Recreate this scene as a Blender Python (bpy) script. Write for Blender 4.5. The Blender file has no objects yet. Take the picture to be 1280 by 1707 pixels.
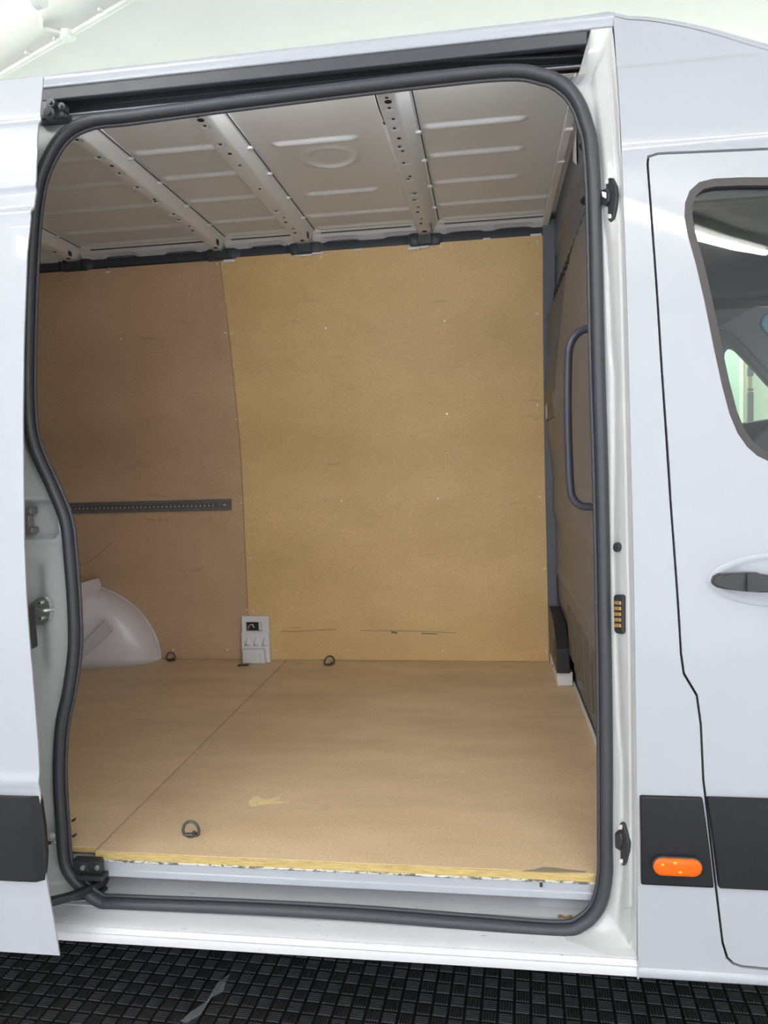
import bpy, bmesh, math, random
import numpy as np
from mathutils import Vector, Matrix

random.seed(7)
scene = bpy.context.scene
COL = scene.collection
PI = math.pi

# ------------------------------------------------------------------ camera
FPX, CX, CY = 1243.0, 640.0, 853.5
_Y = Vector((173, -86.5, FPX)).normalized()
_X = -Vector((-8840, 186.5, FPX)).normalized()
_X = (_X - _X.dot(_Y) * _Y).normalized()
_Z = -_X.cross(_Y)
if _Z.y > 0: _Z = -_Z
CAM = Vector((0, -1.5, 0.887))
cam = bpy.data.cameras.new('camera'); cam.sensor_fit = 'HORIZONTAL'; cam.sensor_width = 36
cam.lens = 36 * FPX / 1280; cam.clip_start = .05; cam.clip_end = 60
camo = bpy.data.objects.new('camera', cam); COL.objects.link(camo); scene.camera = camo
right = Vector((_X.x, _Y.x, _Z.x)); down = Vector((_X.y, _Y.y, _Z.y)); fwd = Vector((_X.z, _Y.z, _Z.z))
m = Matrix((right, -down, -fwd)).transposed().to_4x4(); m.translation = CAM
camo.matrix_world = m

# ------------------------------------------------------------------ light
w = bpy.data.worlds.new('world'); scene.world = w; w.use_nodes = True
w.node_tree.nodes['Background'].inputs[0].default_value = (.90, .94, 1.0, 1)
w.node_tree.nodes['Background'].inputs[1].default_value = 1.5
TUBE = 33.0
vs = scene.view_settings
vs.view_transform = 'Standard'; vs.look = 'None'; vs.exposure = 0.62; vs.gamma = 1.0
vs.use_curve_mapping = False

# ------------------------------------------------------------------ measured surfaces
PZ = [(-.4, .02), (-.2, 0), (-.12, 0), (.2, -.01), (.6, -.005), (.9, .015), (1.21, .04), (1.54, .085), (1.73, .14), (1.88, .18), (2.0, .24)]
_z = np.array([a for a, b in PZ]); _y = np.array([b for a, b in PZ])
_k = np.arange(-.4, 2.0, .01); _v = np.interp(_k, _z, _y)
_v = np.convolve(np.pad(_v, 6, mode='edge'), np.ones(13) / 13, 'valid')
def prof(z): return float(np.interp(z, _k, _v))
def ray(px, py):
    d = Vector((px - CX, py - CY, FPX)); return Vector((_X.dot(d), _Y.dot(d), _Z.dot(d)))
def onY(px, py, Y):
    r = ray(px, py); return CAM + r * ((Y - CAM.y) / r.y)
def onZ(px, py, z):
    r = ray(px, py); return CAM + r * ((z - CAM.z) / r.z)
def onX(px, py, x):
    r = ray(px, py); return CAM + r * ((x - CAM.x) / r.x)
def onS(px, py, off=0):
    Y = 0
    for i in range(25):
        p = onY(px, py, Y + off); Y = prof(p.z)
    return p
WP = [(0, 1.776), (.75, 1.777), (.994, 1.768), (1.207, 1.732), (1.463, 1.685), (1.611, 1.65), (1.79, 1.595)]
def wally(z): return float(np.interp(z, [a for a, b in WP], [b for a, b in WP]))
def onW(px, py, off=0):
    Y = 1.7
    for i in range(15):
        p = onY(px, py, Y); Y = wally(p.z) + off
    return p
def sm(a, b, t):
    t = min(1, max(0, (t - a) / (b - a))); return t * t * (3 - 2 * t)

# ------------------------------------------------------------------ materials
def newmat(name, col, rough=.5, metal=0, coat=0, spec=.5, bump=0, bscale=40, noise=0, nscale=8, c2=None, **kw):
    mt = bpy.data.materials.new(name); mt.use_nodes = True
    nt = mt.node_tree; b = nt.nodes['Principled BSDF']
    b.inputs['Base Color'].default_value = (*col, 1); b.inputs['Roughness'].default_value = rough
    b.inputs['Metallic'].default_value = metal; b.inputs['Coat Weight'].default_value = coat
    b.inputs['Coat Roughness'].default_value = .04
    b.inputs['Specular IOR Level'].default_value = spec
    tc = nt.nodes.new('ShaderNodeTexCoord')
    if noise:
        n = nt.nodes.new('ShaderNodeTexNoise'); n.inputs['Scale'].default_value = nscale; n.inputs['Detail'].default_value = 6
        n.inputs['Roughness'].default_value = .65
        mp = nt.nodes.new('ShaderNodeMapping'); mp.inputs['Scale'].default_value = kw.get('stretch', (1, 1, 1))
        nt.links.new(tc.outputs['Object'], mp.inputs[0]); nt.links.new(mp.outputs[0], n.inputs['Vector'])
        r = nt.nodes.new('ShaderNodeValToRGB')
        r.color_ramp.elements[0].position = .5 - kw.get('spread', .2); r.color_ramp.elements[1].position = .5 + kw.get('spread', .2)
        lo = c2 or tuple(c * (1 - noise) for c in col)
        r.color_ramp.elements[0].color = (*lo, 1); r.color_ramp.elements[1].color = (*col, 1)
        nt.links.new(n.outputs['Fac'], r.inputs[0]); nt.links.new(r.outputs[0], b.inputs['Base Color'])
    if bump:
        n2 = nt.nodes.new('ShaderNodeTexNoise'); n2.inputs['Scale'].default_value = bscale; n2.inputs['Detail'].default_value = 4
        bp = nt.nodes.new('ShaderNodeBump'); bp.inputs['Strength'].default_value = bump; bp.inputs['Distance'].default_value = .002
        nt.links.new(tc.outputs['Object'], n2.inputs['Vector'])
        nt.links.new(n2.outputs['Fac'], bp.inputs['Height']); nt.links.new(bp.outputs[0], b.inputs['Normal'])
    return mt
def speckle(mt, col, scale, thr, stretch=(1, 1, 1), amount=1.0):
    """dirt flecks mixed over whatever drives the base colour"""
    nt = mt.node_tree; b = nt.nodes['Principled BSDF']
    tc = nt.nodes.new('ShaderNodeTexCoord'); mp = nt.nodes.new('ShaderNodeMapping'); mp.inputs['Scale'].default_value = stretch
    n = nt.nodes.new('ShaderNodeTexNoise'); n.inputs['Scale'].default_value = scale; n.inputs['Detail'].default_value = 5; n.inputs['Roughness'].default_value = .7
    r = nt.nodes.new('ShaderNodeValToRGB'); r.color_ramp.elements[0].position = thr; r.color_ramp.elements[1].position = thr + .05
    r.color_ramp.elements[1].color = (amount, amount, amount, 1)
    mx = nt.nodes.new('ShaderNodeMix'); mx.data_type = 'RGBA'
    nt.links.new(tc.outputs['Object'], mp.inputs[0]); nt.links.new(mp.outputs[0], n.inputs['Vector'])
    nt.links.new(n.outputs['Fac'], r.inputs[0]); nt.links.new(r.outputs[0], mx.inputs[0])
    src = b.inputs['Base Color']
    if src.is_linked: nt.links.new(src.links[0].from_socket, mx.inputs[6])
    else: mx.inputs[6].default_value = src.default_value
    mx.inputs[7].default_value = (*col, 1)
    nt.links.new(mx.outputs[2], b.inputs['Base Color'])
    return mt
def emat(name, col, s):
    mt = bpy.data.materials.new(name); mt.use_nodes = True; b = mt.node_tree.nodes['Principled BSDF']
    b.inputs['Base Color'].default_value = (*col, 1); b.inputs['Emission Color'].default_value = (*col, 1); b.inputs['Emission Strength'].default_value = s
    return mt
M = {}
M['white'] = newmat('white_body_paint', (.375, .388, .422), .34, coat=.6)
M['jamb'] = newmat('white_jamb_paint', (.51, .512, .505), .3, coat=.4, noise=.10, nscale=9, spread=.25)
M['sill'] = speckle(newmat('scuffed_sill_paint', (.61, .615, .625), .32, coat=.3, noise=.06, nscale=14), (.22, .2, .17), 70, .655, (.35, 1, 1), .7)
M['roofin'] = newmat('pale_grey_inner_paint', (.78, .80, .83), .5, coat=.15)
M['rib'] = newmat('pale_rib_paint', (.78, .80, .825), .5, coat=.15)
M['rubber'] = newmat('black_rubber', (.040, .042, .049), .42, bump=.15, bscale=120)
M['plastic'] = newmat('black_plastic', (.028, .028, .031), .38)
M['mould'] = newmat('charcoal_moulding', (.008, .0078, .0095), .42, spec=.35, bump=.3, bscale=500)
M['gap'] = newmat('dark_joint', (.03, .03, .035), .8)
M['track'] = newmat('grey_black_track_paint', (.045, .05, .055), .3, coat=.3)
M['trackedge'] = newmat('grey_lip_and_glint', (.16, .165, .18), .3, coat=.3)
M['trackin'] = newmat('track_cavity_paint', (.22, .22, .21), .4)
M['bulk'] = newmat('grey_bulkhead_plastic', (.135, .140, .160), .38, bump=.12, bscale=260, noise=.12, nscale=5)
M['bulk2'] = newmat('brown_pocket_and_reflection', (.13, .115, .10), .5, noise=.15, nscale=5)
M['handle'] = newmat('dark_grab_rail', (.05, .052, .07), .35)
M['alu'] = newmat('dull_aluminium', (.20, .18, .185), .4, metal=.15, noise=.2, nscale=60, stretch=(.2, 1, 1))
M['slot'] = newmat('rail_slot', (.09, .08, .082), .6)
M['cable'] = newmat('cable_cover_plastic', (.055, .058, .066), .45)
M['steel'] = newmat('zinc_steel', (.55, .56, .52), .3, metal=.85)
M['brass'] = newmat('brass_contact', (.75, .45, .16), .35, metal=.7)
M['screw'] = newmat('bright_screw', (.85, .84, .80), .3, metal=.3)
M['ring'] = newmat('blackened_steel', (.05, .055, .06), .45, metal=.5, bump=.5, bscale=200, noise=.5, nscale=120, c2=(.16, .15, .14))
M['cover'] = newmat('white_trim_plastic', (.80, .79, .79), .35)
M['arch'] = newmat('wheel_arch_paint', (.76, .72, .74), .28, coat=.4)
M['tapew'] = newmat('white_tape', (.8, .8, .78), .6)
M['edgeply'] = newmat('ply_edge', (.62, .45, .17), .65, noise=.4, nscale=60, stretch=(.5, 1, 4))
M['amber'] = newmat('amber_lens', (.95, .115, .0), .2, spec=.3)
M['amberlit'] = newmat('amber_reflector', (1.0, .42, .03), .15, metal=.3)
M['ceil'] = newmat('off_white_ceiling', (.90, .90, .885), .7, noise=.05, nscale=2)
M['mint'] = newmat('mint_wall', (.66, .85, .72), .8, noise=.1, nscale=3)
M['mint2'] = newmat('yellow_mint_wall', (.72, .80, .62), .8)
M['pvc'] = newmat('white_conduit', (.84, .86, .82), .4)
M['head'] = newmat('cab_headliner_fabric', (.13, .135, .145), .9)
M['cabdark'] = newmat('cab_dark_plastic', (.035, .037, .045), .6)
M['cabgrey'] = newmat('cab_grey_plastic', (.11, .118, .12), .6)
M['conslight'] = newmat('overhead_lamp_lens', (.38, .42, .42), .3)
M['blue'] = newmat('tinted_mirror', (.10, .30, .36), .25)
M['wframe'] = newmat('window_rubber', (.045, .039, .037), .45)
M['timber'] = newmat('timber_post', (.42, .36, .25), .8)
M['scar'] = newmat('bare_wood', (.95, .76, .40), .75, noise=.2, nscale=60)
M['film'] = newmat('clear_film', (.5, .5, .5), .25)
M['film'].node_tree.nodes['Principled BSDF'].inputs['Alpha'].default_value = .28
M['rust'] = newmat('rust_stain', (.50, .30, .12), .7, noise=.3, nscale=80)
M['epoxy'] = newmat('pale_epoxy_floor', (.68, .68, .66), .5, noise=.1, nscale=3)
M['rub_floor'] = newmat('black_rubber_mat', (.010, .010, .010), .5, bump=.2, bscale=150)
M['tread'] = newmat('worn_rubber_tread', (.050, .048, .050), .5, noise=.5, nscale=9, c2=(.022, .021, .022))
M['tubefill'] = emat('fill_light_tube', (1, .99, .97), 50)
M['tubedim'] = emat('dimmed_fluorescent_tube', (1, .97, .9), 3.5)  # emission turned down so the ceiling around this tube does not clip
M['fillstrip'] = emat('load_space_fill_glow', (.97, .99, 1), 62)
M['tube'] = emat('fluorescent_tube', (1, .99, .96), TUBE)

def wood(name, c_hi, c_lo, c_dark, sc, stretch, rough=.6, marks=True):
    mt = bpy.data.materials.new(name); mt.use_nodes = True; nt = mt.node_tree; b = nt.nodes['Principled BSDF']
    b.inputs['Roughness'].default_value = rough; b.inputs['Specular IOR Level'].default_value = .35
    tc = nt.nodes.new('ShaderNodeTexCoord')
    def noise(scale, st, det=6, rg=.6):
        mp = nt.nodes.new('ShaderNodeMapping'); mp.inputs['Scale'].default_value = st
        n = nt.nodes.new('ShaderNodeTexNoise'); n.inputs['Scale'].default_value = scale; n.inputs['Detail'].default_value = det; n.inputs['Roughness'].default_value = rg
        nt.links.new(tc.outputs['Object'], mp.inputs[0]); nt.links.new(mp.outputs[0], n.inputs['Vector']); return n
    def ramp(n, a, b_, c0, c1):
        r = nt.nodes.new('ShaderNodeValToRGB'); r.color_ramp.elements[0].position = a; r.color_ramp.elements[1].position = b_
        r.color_ramp.elements[0].color = (*c0, 1); r.color_ramp.elements[1].color = (*c1, 1); nt.links.new(n.outputs['Fac'], r.inputs[0]); return r
    def mix(f, a, bb, mode='MIX'):
        x = nt.nodes.new('ShaderNodeMix'); x.data_type = 'RGBA'; x.blend_type = mode
        if isinstance(f, float): x.inputs[0].default_value = f
        else: nt.links.new(f, x.inputs[0])
        nt.links.new(a, x.inputs[6])
        if isinstance(bb, tuple): x.inputs[7].default_value = (*bb, 1)
        else: nt.links.new(bb, x.inputs[7])
        return x.outputs[2]
    base = ramp(noise(sc, stretch), .3, .7, c_lo, c_hi).outputs[0]
    fine = ramp(noise(160, (1, 1, 1), 3), .3, .7, (.82, .82, .82), (1.1, 1.1, 1.1)).outputs[0]
    c = mix(.7, base, fine, 'MULTIPLY')
    if marks:
        st = ramp(noise(5, (1, 1, 5), 8, .7), .62, .72, (0, 0, 0), (.45, .45, .45)).outputs[0]
        c = mix(st, c, c_dark)
        st = ramp(noise(26, (1, 1, 1), 6, .7), .70, .76, (0, 0, 0), (.5, .5, .5)).outputs[0]
        c = mix(st, c, c_dark)
    nt.links.new(c, b.inputs['Base Color'])
    bp = nt.nodes.new('ShaderNodeBump'); bp.inputs['Strength'].default_value = .15; bp.inputs['Distance'].default_value = .001
    nt.links.new(noise(200, (1, 1, 1)).outputs['Fac'], bp.inputs['Height']); nt.links.new(bp.outputs[0], b.inputs['Normal'])
    return mt
M['wall'] = wood('hardboard_lining', (.80, .555, .265), (.68, .46, .20), (.30, .20, .10), 2.2, (1, 1, 1.6), .45)
M['wall2'] = wood('hardboard_lining_shaded', (.63, .425, .265), (.53, .35, .215), (.28, .18, .10), 2.2, (1, 1, 1.6), .45)  # darker, redder copy: sliding door shade and colour cast put in the board's colour
M['floorw'] = wood('plywood_floor', (.80, .60, .385), (.62, .455, .28), (.34, .25, .16), 3.2, (.6, 1.8, 1), .5)

gm = bpy.data.materials.new('cab_glass'); gm.use_nodes = True; nt = gm.node_tree
for n in list(nt.nodes): nt.nodes.remove(n)
o_ = nt.nodes.new('ShaderNodeOutputMaterial'); mx = nt.nodes.new('ShaderNodeMixShader'); tr = nt.nodes.new('ShaderNodeBsdfTransparent')
gl = nt.nodes.new('ShaderNodeBsdfGlossy'); fr = nt.nodes.new('ShaderNodeFresnel'); fr.inputs[0].default_value = 1.55
tr.inputs[0].default_value = (.80, .88, .84, 1); gl.inputs['Roughness'].default_value = .0
nt.links.new(fr.outputs[0], mx.inputs[0]); nt.links.new(tr.outputs[0], mx.inputs[1]); nt.links.new(gl.outputs[0], mx.inputs[2]); nt.links.new(mx.outputs[0], o_.inputs[0])
M['glass'] = gm

# ------------------------------------------------------------------ mesh helpers
def obj(name, bm, mat, parent=None, smooth=None, bevel=0, seg=2, solid=0, label=None, kind=None):
    me = bpy.data.meshes.new(name)
    if smooth is not None:
        for f in bm.faces: f.smooth = True
    bm.normal_update(); bm.to_mesh(me); bm.free()
    if smooth is not None: me.set_sharp_from_angle(angle=math.radians(smooth))
    if mat: me.materials.append(M[mat] if isinstance(mat, str) else mat)
    o = bpy.data.objects.new(name, me); COL.objects.link(o)
    if solid:
        s = o.modifiers.new('thickness', 'SOLIDIFY'); s.thickness = solid; s.offset = -1
    if bevel:
        b = o.modifiers.new('edge', 'BEVEL'); b.width = bevel; b.segments = seg; b.limit_method = 'ANGLE'; b.angle_limit = math.radians(40); b.harden_normals = True
    if parent: o.parent = parent
    if label: o['label'] = label
    if kind: o['kind'] = kind
    return o
def box(bm, a, b):
    x0, y0, z0 = a; x1, y1, z1 = b
    v = [bm.verts.new(p) for p in ((x0, y0, z0), (x1, y0, z0), (x1, y1, z0), (x0, y1, z0), (x0, y0, z1), (x1, y0, z1), (x1, y1, z1), (x0, y1, z1))]
    for f in ((0, 3, 2, 1), (4, 5, 6, 7), (0, 1, 5, 4), (1, 2, 6, 5), (2, 3, 7, 6), (3, 0, 4, 7)): bm.faces.new([v[i] for i in f])
    return bm
def bx(a, b): return box(bmesh.new(), a, b)
def cr(pts, n=8, closed=False):
    """Catmull-Rom resampling"""
    P = [Vector(p) for p in pts]; out = []; N = len(P)
    rng = range(N) if closed else range(N - 1)
    for i in rng:
        p0 = P[(i - 1) % N] if closed or i > 0 else P[0]; p1 = P[i]; p2 = P[(i + 1) % N]
        p3 = P[(i + 2) % N] if closed or i + 2 < N else P[-1]
        for k in range(n):
            t = k / n
            out.append(.5 * ((2 * p1) + (p2 - p0) * t + (2 * p0 - 5 * p1 + 4 * p2 - p3) * t * t + (3 * p1 - p0 - 3 * p2 + p3) * t ** 3))
    if not closed: out.append(P[-1])
    return out
def sweep(bm, path, prof2, closed=False, up=Vector((0, -1, 0)), caps=True):
    """sweep a closed 2-D profile [(side, out)] along a path; out is along 'up'"""
    n = len(path); rings = []
    for i, p in enumerate(path):
        a = path[(i - 1) % n] if closed or i > 0 else path[i]; b = path[(i + 1) % n] if closed or i < n - 1 else path[i]
        t = (b - a).normalized(); s = t.cross(up)
        s = s.normalized() if s.length > 1e-4 else Vector((1, 0, 0)); u = s.cross(t).normalized()
        rings.append([bm.verts.new(p + s * q[0] + u * q[1]) for q in prof2])
    k = len(prof2)
    for i in range(n if closed else n - 1):
        A, B = rings[i], rings[(i + 1) % n]
        for j in range(k): bm.faces.new((A[j], A[(j + 1) % k], B[(j + 1) % k], B[j]))
    if not closed and caps: bm.faces.new(rings[0][::-1]); bm.faces.new(rings[-1])
    bmesh.ops.recalc_face_normals(bm, faces=bm.faces)
    return bm
def circ(r, n=10, sx=1, sy=1): return [(r * sx * math.cos(2 * PI * i / n), r * sy * math.sin(2 * PI * i / n)) for i in range(n)]
def tube(bm, path, r, n=10, closed=False, up=Vector((0, -1, 0))): return sweep(bm, [Vector(p) for p in path], circ(r, n), closed, up)
def cyl(bm, c, axis, r, h, n=16, r2=None):
    r2 = r if r2 is None else r2
    mt = Vector((0, 0, 1)).rotation_difference(Vector(axis)).to_matrix().to_4x4(); mt.translation = Vector(c)
    bmesh.ops.create_cone(bm, cap_ends=True, segments=n, radius1=r, radius2=r2, depth=h, matrix=mt); return bm
def extrudeX(profile, x0, x1, xs=1, closed=True, yoff=None):
    bm = bmesh.new(); rings = []
    for i in range(xs + 1):
        x = x0 + (x1 - x0) * i / xs; d = yoff(x) if yoff else 0
        rings.append([bm.verts.new((x, y + d, z)) for y, z in profile])
    k = len(profile)
    for i in range(xs):
        for j in range(k if closed else k - 1):
            bm.faces.new((rings[i][j], rings[i][(j + 1) % k], rings[i + 1][(j + 1) % k], rings[i + 1][j]))
    if closed: bm.faces.new(rings[0]); bm.faces.new(rings[-1][::-1])
    bmesh.ops.recalc_face_normals(bm, faces=bm.faces)
    return bm
def sheet(outer, holes=(), yf=prof, zs=(), xs=()):
    """polygon in (X,Z), cut at heights zs and lengths xs, laid on the surface Y=yf(z) (or yf(x,z)); faces look to -Y"""
    bm = bmesh.new()
    for loop in [outer] + list(holes):
        v = [bm.verts.new((p[0], 0, p[1])) for p in loop]
        for i in range(len(v)): bm.edges.new((v[i], v[(i + 1) % len(v)]))
    bmesh.ops.triangle_fill(bm, use_beauty=True, use_dissolve=False, edges=bm.edges[:])
    for z in zs: bmesh.ops.bisect_plane(bm, geom=bm.verts[:] + bm.edges[:] + bm.faces[:], plane_co=(0, 0, z), plane_no=(0, 0, 1), dist=1e-5)
    for x in xs: bmesh.ops.bisect_plane(bm, geom=bm.verts[:] + bm.edges[:] + bm.faces[:], plane_co=(x, 0, 0), plane_no=(1, 0, 0), dist=1e-5)
    for f in bm.faces:
        f.normal_update()
        if f.normal.y > 0: f.normal_flip()
    two = yf.__code__.co_argcount == 2
    for v in bm.verts: v.co.y = yf(v.co.x, v.co.z) if two else yf(v.co.z)
    return bm
def grid(nu, nv, fn, flip=False):
    bm = bmesh.new(); V = [[bm.verts.new(fn(i / nu, j / nv)) for j in range(nv + 1)] for i in range(nu + 1)]
    for i in range(nu):
        for j in range(nv):
            q = (V[i][j], V[i + 1][j], V[i + 1][j + 1], V[i][j + 1]); bm.faces.new(q[::-1] if flip else q)
    return bm
def prism(pts, vec, bm=None):
    bm = bm or bmesh.new(); vec = Vector(vec)
    a = [bm.verts.new(p) for p in pts]; b = [bm.verts.new(Vector(p) + vec) for p in pts]; n = len(a)
    f1 = bm.faces.new(a); f2 = bm.faces.new(b[::-1]); fs = [f1, f2]
    for i in range(n): fs.append(bm.faces.new((a[(i + 1) % n], a[i], b[i], b[(i + 1) % n])))
    bmesh.ops.recalc_face_normals(bm, faces=fs); return bm
def frange(a, b, s): return [a + s * i for i in range(int((b - a) / s) + 1)]
def empty(name, loc, label, cat, group=None):
    o = bpy.data.objects.new(name, None); COL.objects.link(o); o.location = loc; o.empty_display_size = .2
    o['label'] = label; o['category'] = cat
    if group: o['group'] = group
    return o
def adopt(root, loc):
    """children were modelled in world coordinates: keep them there under a root that sits at loc"""
    bpy.context.view_layer.update()
    inv = Matrix.Translation(loc).inverted()
    for c in root.children: c.matrix_parent_inverse = inv

G = -.5            # garage floor
CH = 2.9           # garage ceiling
# ------------------------------------------------------------------ the garage
obj('floor', bx((-6, -4.6, G - .06), (6, 4.4, G - .008)), 'epoxy', kind='structure')
fl = empty('rubber_mat', (0, .9, G), 'black rubber floor mat with a basket weave tread under the van', 'rubber mat')
obj('mat_sheet', bx((-3.2, -.32, G - .008), (2.4, 2.2, G)), 'rub_floor', fl)
# basket-weave tread bars of the rubber mat
bm = bmesh.new(); pitch = .041; ang = math.radians(-3); ca, sa = math.cos(ang), math.sin(ang)
for i in range(-44, 38):
    for j in range(-7, 30):
        cx_, cy_ = i * pitch, j * pitch + .0
        for k in range(5):
            t = (k - 2) * .0068
            if (i + j) % 2: hx, hy, ox, oy = .0165, .0026, 0, t
            else: hx, hy, ox, oy = .0026, .0165, t, 0
            vv = []
            for (sx, sy, z, q) in ((-1, -1, 0, 1.25), (1, -1, 0, 1.25), (1, 1, 0, 1.25), (-1, 1, 0, 1.25), (-1, -1, .0022, .72), (1, -1, .0022, .72), (1, 1, .0022, .72), (-1, 1, .0022, .72)):
                x = cx_ + ox + sx * (hx + (q - 1) * .002); y = cy_ + oy + sy * (hy + (q - 1) * .002)
                vv.append(bm.verts.new((x * ca - y * sa, x * sa + y * ca, G + z * 1.3)))
            for f in ((4, 5, 6, 7), (0, 1, 5, 4), (1, 2, 6, 5), (2, 3, 7, 6), (3, 0, 4, 7)): bm.faces.new([vv[q] for q in f])
obj('rubber_tread', bm, 'tread', fl, kind='stuff')
adopt(fl, fl.location)
obj('ceiling', bx((-6, -4.6, CH), (6, 4.4, CH + .05)), 'ceil', kind='structure')
obj('wall_back', bx((-6, 4.3, G), (1.83, 4.4, CH)), 'mint', kind='structure')
obj('wall_far', bx((1.83, 4.22, G), (6, 4.32, CH)), 'mint2', kind='structure')
obj('wall_left', bx((-6.1, -4.6, G), (-6, 4.4, CH)), 'ceil', kind='structure')
obj('wall_right', bx((6, -4.6, G), (6.1, 4.4, CH)), 'ceil', kind='structure')
# strip at the wall corner seen through the cab
tp = bpy.data.objects.new('trim_1', None); COL.objects.link(tp); tp['kind'] = 'structure'
p0, p1 = onY(1247, 610, 4.15), onY(1254, 610, 4.15)
zt, zb = onY(1250, 605, 4.15).z, onY(1250, 735, 4.15).z
obj('post', bx((p0.x, 4.15, G), (p1.x, 4.22, CH)), 'timber', tp)
for a, b in ((612, 627), (648, 651), (654, 711)):
    obj('hinge_plate', bx((p0.x - .005, 4.14, onY(1250, b, 4.15).z), (p1.x + .005, 4.16, onY(1250, a, 4.15).z)), 'cabgrey', tp)

def batten(a, b, label, group, name='ceiling_light', drop=0.0, width=.05, tm='tube'):
    a = Vector(a); b = Vector(b); mid = (a + b) / 2
    t = empty(name, (mid.x, mid.y, CH), label, 'light', group)
    d = (b - a).normalized(); s = d.cross(Vector((0, 0, 1)))
    def bar(z0, z1, hw, ex):
        q = [a - d * ex + s * hw, b + d * ex + s * hw, b + d * ex - s * hw, a - d * ex - s * hw]
        return prism([(p.x, p.y, z0) for p in q], (0, 0, z1 - z0))
    obj('fitting_body', bar(CH - .05, CH, .04, .04), 'pvc', t, bevel=.006)
    bm = bmesh.new(); tube(bm, [Vector((a.x, a.y, CH - .085)), Vector((b.x, b.y, CH - .085))], width / 2, 14, up=Vector((0, 0, 1)))
    obj('tube', bm, tm, t, smooth=60)
    for e, sg in ((a, -1), (b, 1)):
        q = e + d * sg * .012; bm = bmesh.new()
        cyl(bm, (q.x, q.y, CH - .085), d, width / 2 + .006, .035, 16); box(bm, (q.x - .012, q.y - .012, CH - .08), (q.x + .012, q.y + .012, CH - .04))
        obj('lamp_holder', bm, 'pvc', t, smooth=40)
    adopt(t, Vector((mid.x, mid.y, CH)))
    return t
L0 = onZ(62, 4, CH - .085); L1 = onZ(-5, 36, CH - .085); dd = (L1 - L0).normalized()
batten(L0, L0 + dd * 1.5, 'long fluorescent ceiling lamp lit at the top left corner above the van', None, tm='tubedim')
batten((.36, -1.94, CH), (1.62, -2.75, CH), 'long fluorescent ceiling lamp reflected in the cab side window', None)
for q, (x, y) in enumerate(((-2.0, -2.68), (-1.9, -1.2), (3.2, -1.2), (.3, -4.1), (-2.6, -4.1))):
    batten((x - .63, y + .405, CH), (x + .63, y - .405, CH), 'long fluorescent ceiling lamp behind the photographer', 'ceiling lamps behind the photographer')

# added battens, hidden behind the van, to brighten the far wall and ceiling
for q, x in enumerate((-2.6, -.6, 1.3, 3.2)):
    t = empty('wall_fill_light', (x, 4.3, 2.1), 'added fluorescent fill lamp out of view behind the van', 'light', 'added fill lamps behind the van')
    obj('fitting_body', bx((x - .78, 4.24, 2.06), (x + .78, 4.3 if x < 1 else 4.3, 2.14)), 'pvc', t)
    bm = bmesh.new(); tube(bm, [Vector((x - .75, 4.2, 2.1)), Vector((x + .75, 4.2, 2.1))], .025, 12); obj('tube', bm, 'tubefill', t, smooth=60)
    adopt(t, t.location)

# conduit with junction box
cd = empty('electrical_conduit', onZ(108, 62, CH), 'white plastic conduit with round junction box running diagonally across the ceiling', 'conduit')
A, B = onZ(-40, 149, CH - .012), onZ(300, -50, CH - .012)
bm = bmesh.new(); tube(bm, [A, B], .0125, 10, up=Vector((0, 0, 1))); obj('pipe', bm, 'pvc', cd, smooth=60)
jb = onZ(113, 58, CH - .015)
bm = bmesh.new(); cyl(bm, (jb.x, jb.y, CH - .015), (0, 0, 1), .034, .03, 24); o = obj('junction_box', bm, 'pvc', cd, bevel=.004)
obj('lid', cyl(bmesh.new(), (jb.x, jb.y, CH - .033), (0, 0, 1), .030, .006, 24), 'pvc', o)
e1, e2 = onZ(70, 45, CH - .012), onZ(66, 18, CH - .03)
bm = bmesh.new(); tube(bm, cr([jb, jb.lerp(e1, .55), e1, e1.lerp(e2, .5), e2], 6), .009, 8, up=Vector((0, 0, 1))); obj('branch_pipe', bm, 'pvc', cd, smooth=60)
for p in ((50, 93), (97, 70), (172, 22)):
    c = onZ(p[0], p[1], CH - .013); dv = (B - A).normalized(); s = dv.cross(Vector((0, 0, 1)))
    obj('saddle_clip', prism([c + dv * .008 + s * .024, c - dv * .008 + s * .024, c - dv * .008 - s * .024, c + dv * .008 - s * .024], (0, 0, .013)), 'pvc', cd, bevel=.002)
adopt(cd, cd.location)

# plastic film scrap on the mat
pts = [(300, 1702), (318, 1688), (345, 1668), (362, 1640), (384, 1622), (376, 1640), (372, 1652), (352, 1664), (335, 1690), (312, 1706)]
bm = bmesh.new(); vs_ = []
for i, p in enumerate(pts):
    q = onZ(p[0], p[1], G + .006); vs_.append(bm.verts.new((q.x, q.y, G + .0045 + .003 * (i % 2))))
bm.faces.new(vs_); bmesh.ops.triangulate(bm, faces=bm.faces)
o = obj('plastic_film', bm, 'film', solid=.0006); o['label'] = 'torn scrap of clear plastic film lying on the black rubber floor'; o['category'] = 'plastic scrap'

# ------------------------------------------------------------------ THE VAN
VAN = empty('van', (0, .9, G), 'white panel van with its sliding side door open on a wood lined load space', 'van')
P = lambda name, bm, mat, **k: obj(name, bm, mat, VAN, **k)

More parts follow.
